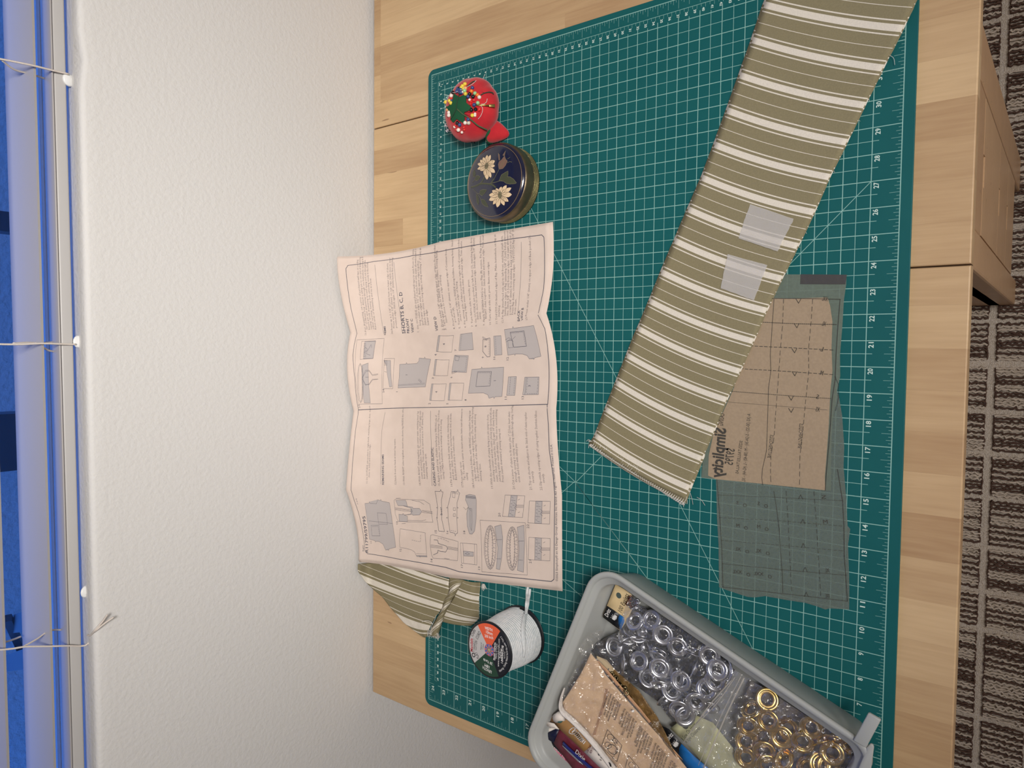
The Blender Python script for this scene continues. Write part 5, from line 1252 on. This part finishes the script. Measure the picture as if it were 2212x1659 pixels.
sheet_px('bag_film', bagpts, lambda x, y: .0425+.003*math.sin(x*.05)*math.cos(y*.06), m_film, bag1, .007, 6, 3, o1)
m_zip = mat('zip_plastic', (196,190,182), .35, alpha=.55)
def zipline(par, org, pts, w, h=.043, name='zip_seal', m=None):
    b = MB(); b.tube([P(p.x, p.y, h)-org for p in crv([Vector(q) for q in pts], 4)], w, 6, flat=.5); return b.build(name, m or m_zip, par)
zipline(bag1, o1, [Z8(1600,1000), Z8(1420,1200), Z8(1235,1470)], .0007, .044); zipline(bag1, o1, [Z8(1620,980), Z8(1480,1180), Z8(1330,1330)], .0005, .045)
zipline(bag1, o1, [Z8(1560,1080), Z8(1400,1240), Z8(1300,1380)], .0005, .044)
sheet_px('bag_flap', [Z8(*p) for p in ((1620,925),(1700,980),(1600,1150),(1480,1380),(1400,1560),(1240,1475),(1330,1330),(1500,1100))], .041, m_film2, bag1, .003, 6, 9, o1)
o2 = P(1700,1600,.03); bag2 = empty('zip_bag', tuple(o2), label='clear zip bag of gold grommets at the near end of the bin', category='bag'); bpy.context.view_layer.update()
bag2pts = [Z8(*p) for p in ((1700,975),(1850,1070),(2050,1200),(2300,1360),(2500,1500),(2600,1570),(2560,1700),(1990,1780),(1400,1700),(1390,1640),(1500,1420),(1600,1180))]
m_bag2 = mat('grey_film_inside', (128,122,118), .4, bump=(160, .8, .003))
sheet_px('bag_back', [Z8(*p) for p in ((1740,1010),(1900,1100),(2300,1360),(2560,1560),(2540,1700),(1990,1760),(1760,1700),(1700,1500),(1660,1200))], .017, m_bag2, bag2, .003, 14, 12, o2)
sheet_px('bag_film', bag2pts, .0455, m_film, bag2, .006, 6, 13, o2)
zipline(bag2, o2, [Z8(1690,985), Z8(1560,1250), Z8(1385,1660)], .0010, .048); zipline(bag2, o2, [Z8(1665,975), Z8(1530,1240), Z8(1345,1640)], .0004, .047)
# ---------------------------------------------------------------- cards
m_card = mat('cream_card', (226,200,152), .55); m_cardk = mat('black_card', (16,18,24), .4); m_cardb = mat('blue_card', (24,112,186), .45); m_txk = mat('card_text_black', (22,22,26), .6); m_txw = mat('card_text_white', (236,234,232), .6)
Z4 = lambda x, y: (1280+x/8.732, 1200+y/8.732)
def cardF(h0, h1, pa, pb):
    """plane whose height runs from h0 at pixel pa to h1 at pixel pb"""
    A_ = P(*pa, h0); B2 = P(*pb, h1); d = (B2-A_); dl = d.xy.length; du = d.xy.normalized(); sl = d.z/dl
    def hh(u, v):
        h = (h0+h1)/2
        for _ in range(10): p = P(u, v, h); h = h0 + (p.xy-A_.xy).dot(du)*sl
        return h
    return hh
def pcard(par, org, name, pts, hf, m, th=.0004, cell=30): return sheet_px(name, pts, hf, m, par, 0, cell, 0, org, th)
def ptext(par, org, hf, m, items, name='printed_text', off=.0005):
    g_ = Print()
    cen = items[0]; hA = None
    for it in items:
        if it[0] == 'T':
            _, s_, a, c, size = it[:5]; bold = it[5] if len(it) > 5 else 0; mir = it[6] if len(it) > 6 else False
            pa, pb = P(*a, hf(*a)), P(*c, hf(*c)); g_.text(s_, pa.xy, pb.xy, size=size, bold=bold, mirror=mir)
        elif it[0] == 'D': p = P(*it[1], hf(*it[1])); g_.disc(p.xy, it[2], it[3] if len(it) > 3 else 0, ry=it[4] if len(it) > 4 else None)
        elif it[0] == 'L': g_.stroke([P(*p, hf(*p)).xy for p in it[1]], it[2])
        elif it[0] == 'P': g_.poly([P(*p, hf(*p)).xy for p in it[1]])
    def F(x, y):
        h = .03
        for _ in range(8):
            u, v = pr(Vector((x, y, h))); h = hf(u, v)
        return Vector((x, y, h+off)) - org
    return g_.build(name, F, m, par)
oc = P(1335,1320,.03); c1 = empty('eyelet_card', tuple(oc), label='cream and black hanging card of eyelets at the far corner of the bin', category='package'); bpy.context.view_layer.update()
hf1 = cardF(.030, .034, Z4(300,1200), Z4(760,760))
pcard(c1, oc, 'card', [Z4(*p) for p in ((435,540),(600,640),(740,740),(760,1000),(600,1300),(520,1420),(360,1290),(195,1165),(205,1090),(270,945))], hf1, m_card)
pcard(c1, oc, 'black_panel', [Z4(*p) for p in ((270,948),(400,1030),(518,1115),(482,1180),(485,1280),(522,1412),(360,1290),(200,1168),(205,1100))], lambda u, v: hf1(u, v)+.0003, m_cardk, .0002)
pcard(c1, oc, 'blue_panel', [Z4(*p) for p in ((518,1115),(590,1165),(600,1250),(530,1412),(487,1290),(482,1180))], lambda u, v: hf1(u, v)+.0004, m_cardb, .0002)
ptext(c1, oc, hf1, m_txk, [('T','100 Eyelets',Z4(548,1080),Z4(690,745),.0078,.0)])
ptext(c1, oc, hf1, mat('hang_hole', (72,86,82), .7), [('D',Z4(498,752),.0035)], 'hang_hole')
def logo(Zf, a, c, cx, cy, w):
    it = [('T','Dritz',a,c,.0072,.01)]
    for k in range(-2, 3): it.append(('D',(cx+k*w*.38, cy-k*w*.22), .0017,0,.0030))
    return it
def emblem(Zf, c, d, k):
    d = Vector(d); u = Vector((d.y, -d.x)); u = u if u.x < 0 else -u; c = Vector(c); o = []
    for i in (-2,-1,0,1,2):
        q = c + d*(i*19*k); L = (50-5*abs(i)**1.5)*k; w = 9.5*k
        o.append(('P', [Zf(*(q + d*(w*math.cos(a)) + u*(L*math.sin(a)))) for a in [2*PI*j/14 for j in range(14)]]))
    for s in (-34, 0, 30):
        q = c + u*(58*k) + d*(s*k); o.append(('P', [Zf(*(q + Vector((7*k*math.cos(a), 7*k*math.sin(a))))) for a in [2*PI*j/8 for j in range(8)]]))
    q = c + d*(62*k) + u*(30*k); o.append(('P', [Zf(*(q + Vector((8*k*math.cos(a), 8*k*math.sin(a))))) for a in [2*PI*j/8 for j in range(8)]]))
    return o
m_logo = ptext(c1, oc, lambda u, v: hf1(u, v)+.0004, m_txw, [('T','Dritz',Z4(290,1165),Z4(350,1035),.0072,.01)] + emblem(Z4, (418,1168), (.54,-.84), 1.0))
rg = random.Random(2)
b = MB()
for k in range(16):
    p = P(*Z4(700+rg.uniform(-20,150), 830+rg.uniform(-40,140)), .037); n_ = Vector((rg.uniform(-1,1), rg.uniform(-1,1), 1))
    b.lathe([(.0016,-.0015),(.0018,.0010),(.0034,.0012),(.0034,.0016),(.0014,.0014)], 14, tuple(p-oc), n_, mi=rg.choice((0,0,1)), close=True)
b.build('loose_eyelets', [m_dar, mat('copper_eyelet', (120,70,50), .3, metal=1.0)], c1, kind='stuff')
sheet_px('blister', [Z4(*p) for p in ((730,750),(900,870),(880,960),(760,1060),(640,1130),(600,1200),(560,1140),(650,900))], .0425, m_film, c1, .003, 6, 4, oc)
oc2 = P(1500,1620,.025); c2 = empty('hook_card', tuple(oc2), label='cream, black and blue hanging card of hooks lying under the zip bag flaps', category='package'); bpy.context.view_layer.update()
hf2 = lambda u, v: .0225
Z9 = lambda x, y: (1380+x/7.373, 1480+y/7.373)
pcard(c2, oc2, 'card', [Z9(*p) for p in ((500,690),(820,440),(1180,600),(1500,1000),(1700,1400),(1300,1500),(1050,1280),(780,960))], hf2, mat('sage_card', (206,204,160), .6))
pcard(c2, oc2, 'black_panel', [Z9(*p) for p in ((350,640),(480,700),(680,935),(640,1010),(640,1130),(560,1060),(470,960),(430,850))], lambda u, v: .0232, m_cardk, .0002)
pcard(c2, oc2, 'blue_panel', [Z9(*p) for p in ((680,935),(900,1150),(1120,1330),(1000,1500),(760,1320),(636,1120),(645,1000))], lambda u, v: .0233, m_cardb, .0002)
ptext(c2, oc2, lambda u, v: .0235, m_txw, [('T','Dritz',Z9(480,890),Z9(556,790),.0066,.01)] + emblem(Z9, (592,940), (.6,-.8), .9))
ptext(c2, oc2, hf2, mat('card_text_grey', (96,98,88), .7), [('T','14 Sew On Hook',Z9(700,905),Z9(920,625),.0060),('T','& Eye Closures',Z9(760,930),Z9(990,690),.0052),('D',Z9(738,640),.0040)])
# folded kraft instruction paper in a plastic sleeve
ok = P(1330,1560,.04); kp = empty('kraft_packet', tuple(ok), label='beige printed instruction packet in a torn clear sleeve leaning across the bin', category='package'); bpy.context.view_layer.update()
hk = cardF(.040, .058, Z8(900,1300), Z8(420,1100))
m_kraft = mat('beige_newsprint', (224,192,158), .8, var=((214,180,146), 50))
kout = [Z8(*p) for p in ((540,800),(590,860),(650,960),(760,1090),(900,1250),(1060,1430),(1180,1560),(1290,1700),(760,1700),(700,1610),(560,1440),(440,1310),(345,1240),(330,1170),(400,1060),(480,930))]
sheet_px('paper', kout, hk, m_kraft, kp, .0022, 10, 6, ok, .0003)
sheet_px('paper_fold', [Z8(*p) for p in ((570,850),(640,930),(740,1050),(880,1210),(1030,1390),(1200,1580),(1230,1600),(1060,1400),(900,1200),(770,1050),(670,930),(600,860))], lambda u, v: hk(u, v)-.004, mat('tan_paper_edge', (196,150,112), .8), kp, .001, 10, 7, ok, .0003)
sheet_px('kraft_stripe', [Z8(*p) for p in ((650,1065),(668,1072),(650,1180),(600,1330),(575,1420),(555,1415),(590,1310),(635,1160))], lambda u, v: hk(u, v)+.0012, mat('brown_stripe', (176,136,104), .8), kp, .0022, 6, 6, ok)
items = []
d_al = Vector((-.17, .98)); cols = ['Use soapy water to wash fabric','Insert post through the hole','Place socket over the post','Tap firmly with the hammer','DECORATIVE SNAP FASTENER','Select correct size prong','Position on garment layers','Press together firmly','Turn over and repeat','POST SETTING INSTRUCTIONS']
rg = random.Random(13)
for k in range(34):
    f = k/33; sx = lerp(672, 1225, f)+ (k%3)*1; sy = lerp(1085, 1690, f)
    if k % 7 == 6: continue
    L_ = rg.uniform(110, 190); e = (sx-.32*L_, sy+.95*L_)
    if e[1] > 1800: continue
    s_ = cols[k % len(cols)]
    items.append(('T', s_, Z8(sx, sy), Z8(*e), .0034, .006))
ptext(kp, ok, lambda u, v: hk(u, v)+.0012+.0012, m_txk, items, off=.0003)
kk = lambda pts: ('L', [Z8(*p) for p in pts+(pts[0],)], .0005)
its = [kk(((668,1372),(775,1490),(738,1612),(622,1495))), kk(((825,1565),(930,1690),(900,1800),(790,1690)))]
for (cx_, cy_, r_) in ((690,1430,.004),(705,1520,.006),(672,1490,.004),(725,1455,.003),(850,1640,.004),(880,1690,.005)): its.append(('D', Z8(cx_, cy_), r_, r_*.88))
its += [('L', [Z8(700,1440), Z8(730,1490)], .0005), ('L', [Z8(715,1430), Z8(742,1480)], .0005), ('T','POSITIONER',Z8(735,1510),Z8(700,1590),.0026)]
ptext(kp, ok, lambda u, v: hk(u, v)+.0012+.0012, m_txk, its, 'printed_diagrams', off=.0003)
sheet_px('sleeve', [Z8(*p) for p in ((560,640),(620,620),(650,650),(600,720),(540,790),(600,850),(760,1060),(1000,1330),(1180,1560),(1290,1700),(740,1700),(540,1430),(400,1300),(315,1225),(310,1150),(360,1050),(400,960),(440,860),(450,770),(500,690))], lambda u, v: hk(u, v)+.0055, film('sleeve_film', (1,.99,.97,1), .13, .1, 1.0, .05), kp, .006, 5, 15, ok)
m_wed = mat('white_sleeve_edge', (222,214,208), .5, alpha=.9, bump=(200, .8, .002))
b = MB(); b.tube([P(p.x, p.y, hk(p.x, p.y)+.002)-ok for p in crv([Vector(Z8(*q)) for q in ((345,1060),(318,1150),(325,1230),(400,1300),(480,1380),(560,1470),(640,1570),(730,1690))], 6)], [min(.0036, .0008+.0002*i) for i in range(43)], 8, flat=.16); b.build('sleeve_edge', m_wed, kp)
b = MB(); b.ball(tuple(P(*Z8(856,1233), .046)-ok), .0016, 8); b.build('plastic_pip', m_wl, kp)
# amber bag of small findings
oa = P(1350,1510,.035); ab = empty('amber_bag', tuple(oa), label='amber tinted bag of small metal findings between the paper packet and the silver grommets', category='bag'); bpy.context.view_layer.update()
m_amb = mat('amber_film', (134,104,62), .3, spec=.5, bump=(160, .8, .003), var=((104,82,52), 60))
sheet_px('bag_film', [Z8(*p) for p in ((590,840),(640,850),(720,920),(900,1080),(1040,1280),(1140,1480),(1180,1580),(1060,1400),(900,1210),(740,1040),(640,920))], .033, m_amb, ab, .004, 7, 22, oa, .0003)
sheet_px('paper_slip', [Z8(*p) for p in ((585,820),(660,850),(720,920),(690,960),(640,900),(590,850))], .0365, mat('slip', (206,186,152), .7), ab, .001, 9, 2, oa)
ptext(ab, oa, lambda u, v: .0385, mat('blue_print', (40,52,104), .6), [('T','D',Z8(655,925),Z8(628,898),.0095,.02),('L',[Z8(652,962),Z8(678,915)],.0006)])
b = MB(); rg = random.Random(31)
for k in range(30):
    f = rg.random(); p = P(*Z8(lerp(690,820,f)+rg.uniform(-18,18), lerp(960,1130,f)+rg.uniform(-18,18)), .0375+rg.uniform(0,.003)); n_ = Vector((rg.uniform(-1,1), rg.uniform(-1,1), .8))
    b.lathe([(.0012,-.0008),(.0016,.0006),(.0030,.0008),(.0030,.0012),(.0012,.0012)], 12, tuple(p-oa), n_, close=True)
b.build('metal_findings', mat('dull_brass', (120,108,80), .25, metal=1.0), ab, kind='stuff')
# boxes along the left wall of the bin
ZC = lambda x, y: (1120+x/7.373, 1500+y/7.373)
ob1 = P(1250,1600,.04); hb = empty('brown_carton', tuple(ob1), label='brown and white carton edge between the paper packet and the maroon card', category='box'); bpy.context.view_layer.update()
hb1 = lambda u, v: .047
m_brn = mat('kraft_brown_print', (170,128,78), .6); m_wtc = mat('white_carton', (232,222,212), .6)
pcard(hb, ob1, 'front_panel', [ZC(*p) for p in ((560,460),(680,280),(720,330),(900,520),(1170,820),(1040,915),(860,740),(690,590))], hb1, m_brn, .003)
pcard(hb, ob1, 'white_panel', [ZC(*p) for p in ((1040,915),(1170,820),(1420,1080),(1600,1260),(1600,1400),(1500,1330),(1280,1150))], hb1, m_wtc, .003)
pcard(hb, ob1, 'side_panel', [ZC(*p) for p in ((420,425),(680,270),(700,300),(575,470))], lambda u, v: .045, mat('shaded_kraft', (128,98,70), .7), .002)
pcard(hb, ob1, 'torn_flap', [ZC(*p) for p in ((408,425),(565,465),(645,560),(575,545),(480,520),(440,480))], lambda u, v: .050, m_wtc, .0008)
its = [('L', [ZC(*p) for p in ((930,545),(870,525),(815,570),(810,610),(860,632),(920,590))], .0008)]
for r_ in range(7): its.append(('L', [ZC(858+r_*22, 600+r_*24), ZC(905+r_*20-5*r_*0, 555+r_*26)], .0012)); its.append(('L', [ZC(905+r_*22, 640+r_*24), ZC(960+r_*18, 600+r_*24)], .0010))
ptext(hb, ob1, lambda u, v: .0474, m_txw, its, 'printed_lines')
ptext(hb, ob1, lambda u, v: .0474, mat('maroon_ink', (110,44,48), .6), [('T','NOW YOU',ZC(1160,945),ZC(1215,850),.0042,.01),('T','CAN SNAP',ZC(1105,930),ZC(1170,830),.0042,.01)])
ptext(hb, ob1, lambda u, v: .0474, m_txk, [('L', [ZC(1210,870), ZC(1300,960), ZC(1440,1100), ZC(1500,1160)], .0006), ('D', ZC(1290,950), .0020), ('D', ZC(1450,1115), .0028), ('T','6 ct',ZC(1325,1060),ZC(1340,990),.0048)], 'printed_marks')
b = MB(); b.tube([P(*ZC(600,385), .052)-ob1, P(*ZC(660,345), .053)-ob1, P(*ZC(730,345), .052)-ob1], .0055, 12); b.build('rolled_paper', m_wtc, hb)
b = MB(); b.ball(tuple(P(*ZC(655,395), .052)-ob1), .0045, 12); b.build('teal_cap', mat('dark_teal_cap', (60,100,96), .6), hb)
ob2 = P(1230,1630,.04); mp_ = empty('maroon_card', tuple(ob2), label='maroon and navy packet with a blue picture of a marker, near the bin wall', category='package'); bpy.context.view_layer.update()
pcard(mp_, ob2, 'maroon_panel', [ZC(*p) for p in ((648,568),(700,590),(1060,920),(1330,1190),(1600,1500),(1100,1500),(560,780),(600,680))], lambda u, v: .0425, mat('maroon_print', (112,40,56), .5), .002)
pcard(mp_, ob2, 'navy_panel', [ZC(*p) for p in ((400,665),(480,605),(585,555),(648,568),(600,690),(560,780),(470,715))], lambda u, v: .0420, mat('navy_print', (8,16,52), .45), .002)
pcard(mp_, ob2, 'white_side', [ZC(*p) for p in ((352,625),(470,540),(560,530),(600,560),(480,605),(400,670))], lambda u, v: .0405, m_wtc, .0015)
b = MB(); bl2 = [P(*ZC(*p), .0465)-ob2 for p in ((715,775),(780,850),(900,960),(1050,1090),(1200,1220),(1400,1420))]; b.tube(bl2, [.0052,.0056,.0056,.0060,.0062,.0062], 14, flat=.35); b.build('marker', mat('marker_blue', (36,44,116), .3), mp_)
b = MB(); b.tube([P(*ZC(*p), .0490)-ob2 for p in ((700,815),(830,940),(960,1065),(1030,1120))], [.0016,.0026,.0026,.0012], 8, flat=.4); b.build('pocket_clip', mat('clip_silver', (170,172,184), .3, metal=.6), mp_)
ptext(mp_, ob2, lambda u, v: .0490, m_txw, [('T','Dixie',ZC(905,930),ZC(1050,1065),.0085,.0)])
ob3 = P(1200,1620,.03); pk = empty('pink_packet', tuple(ob3), label='thin pink and black edged packet lettered in white, closest to the bin wall', category='package'); bpy.context.view_layer.update()
pcard(pk, ob3, 'black_edge', [ZC(*p) for p in ((400,672),(470,715),(560,790),(960,1170),(1200,1400),(1120,1400),(900,1185),(560,860),(385,700))], lambda u, v: .0385, m_cardk, .002)
pcard(pk, ob3, 'pink_edge', [ZC(*p) for p in ((378,700),(400,695),(560,848),(900,1165),(1150,1400),(1080,1400),(860,1172),(540,865),(375,712))], lambda u, v: .0390, mat('hot_pink', (216,40,108), .5), .002)
pcard(pk, ob3, 'white_corner', [ZC(*p) for p in ((335,665),(352,655),(405,690),(372,712),(335,685))], lambda u, v: .0395, m_wtc, .0015)
ptext(pk, ob3, lambda u, v: .0386, m_txw, [('T','for Lighter and Printed Fabrics',ZC(935,1185),ZC(455,722),.0062,.01)], off=.0004)
og = lpx(1560,1220,.03); dk = empty('dark_tin', tuple(og), label='small dark grey packet with scribbled print under the gold grommets by the latch', category='package'); bpy.context.view_layer.update()
pcard(dk, og, 'panel', [(1660+x/8.193, 1480+y/8.193) for x, y in ((1560,1030),(1705,1118),(1480,1480),(1430,1600),(1300,1560),(1430,1300),(1480,1150))], lambda u, v: .030, mat('dark_print', (66,74,76), .6), .002)
rg = random.Random(1); pts = [(1570,1080)]
for k in range(26): pts.append((lerp(1580,1430,k/25)+rg.uniform(-28,28), lerp(1080,1420,k/25)+rg.uniform(-22,22)))
ptext(dk, og, lambda u, v: .0304, m_txk, [('L', [(1660+x/8.193, 1480+y/8.193) for x, y in pts], .0007)], 'printed_scribble')
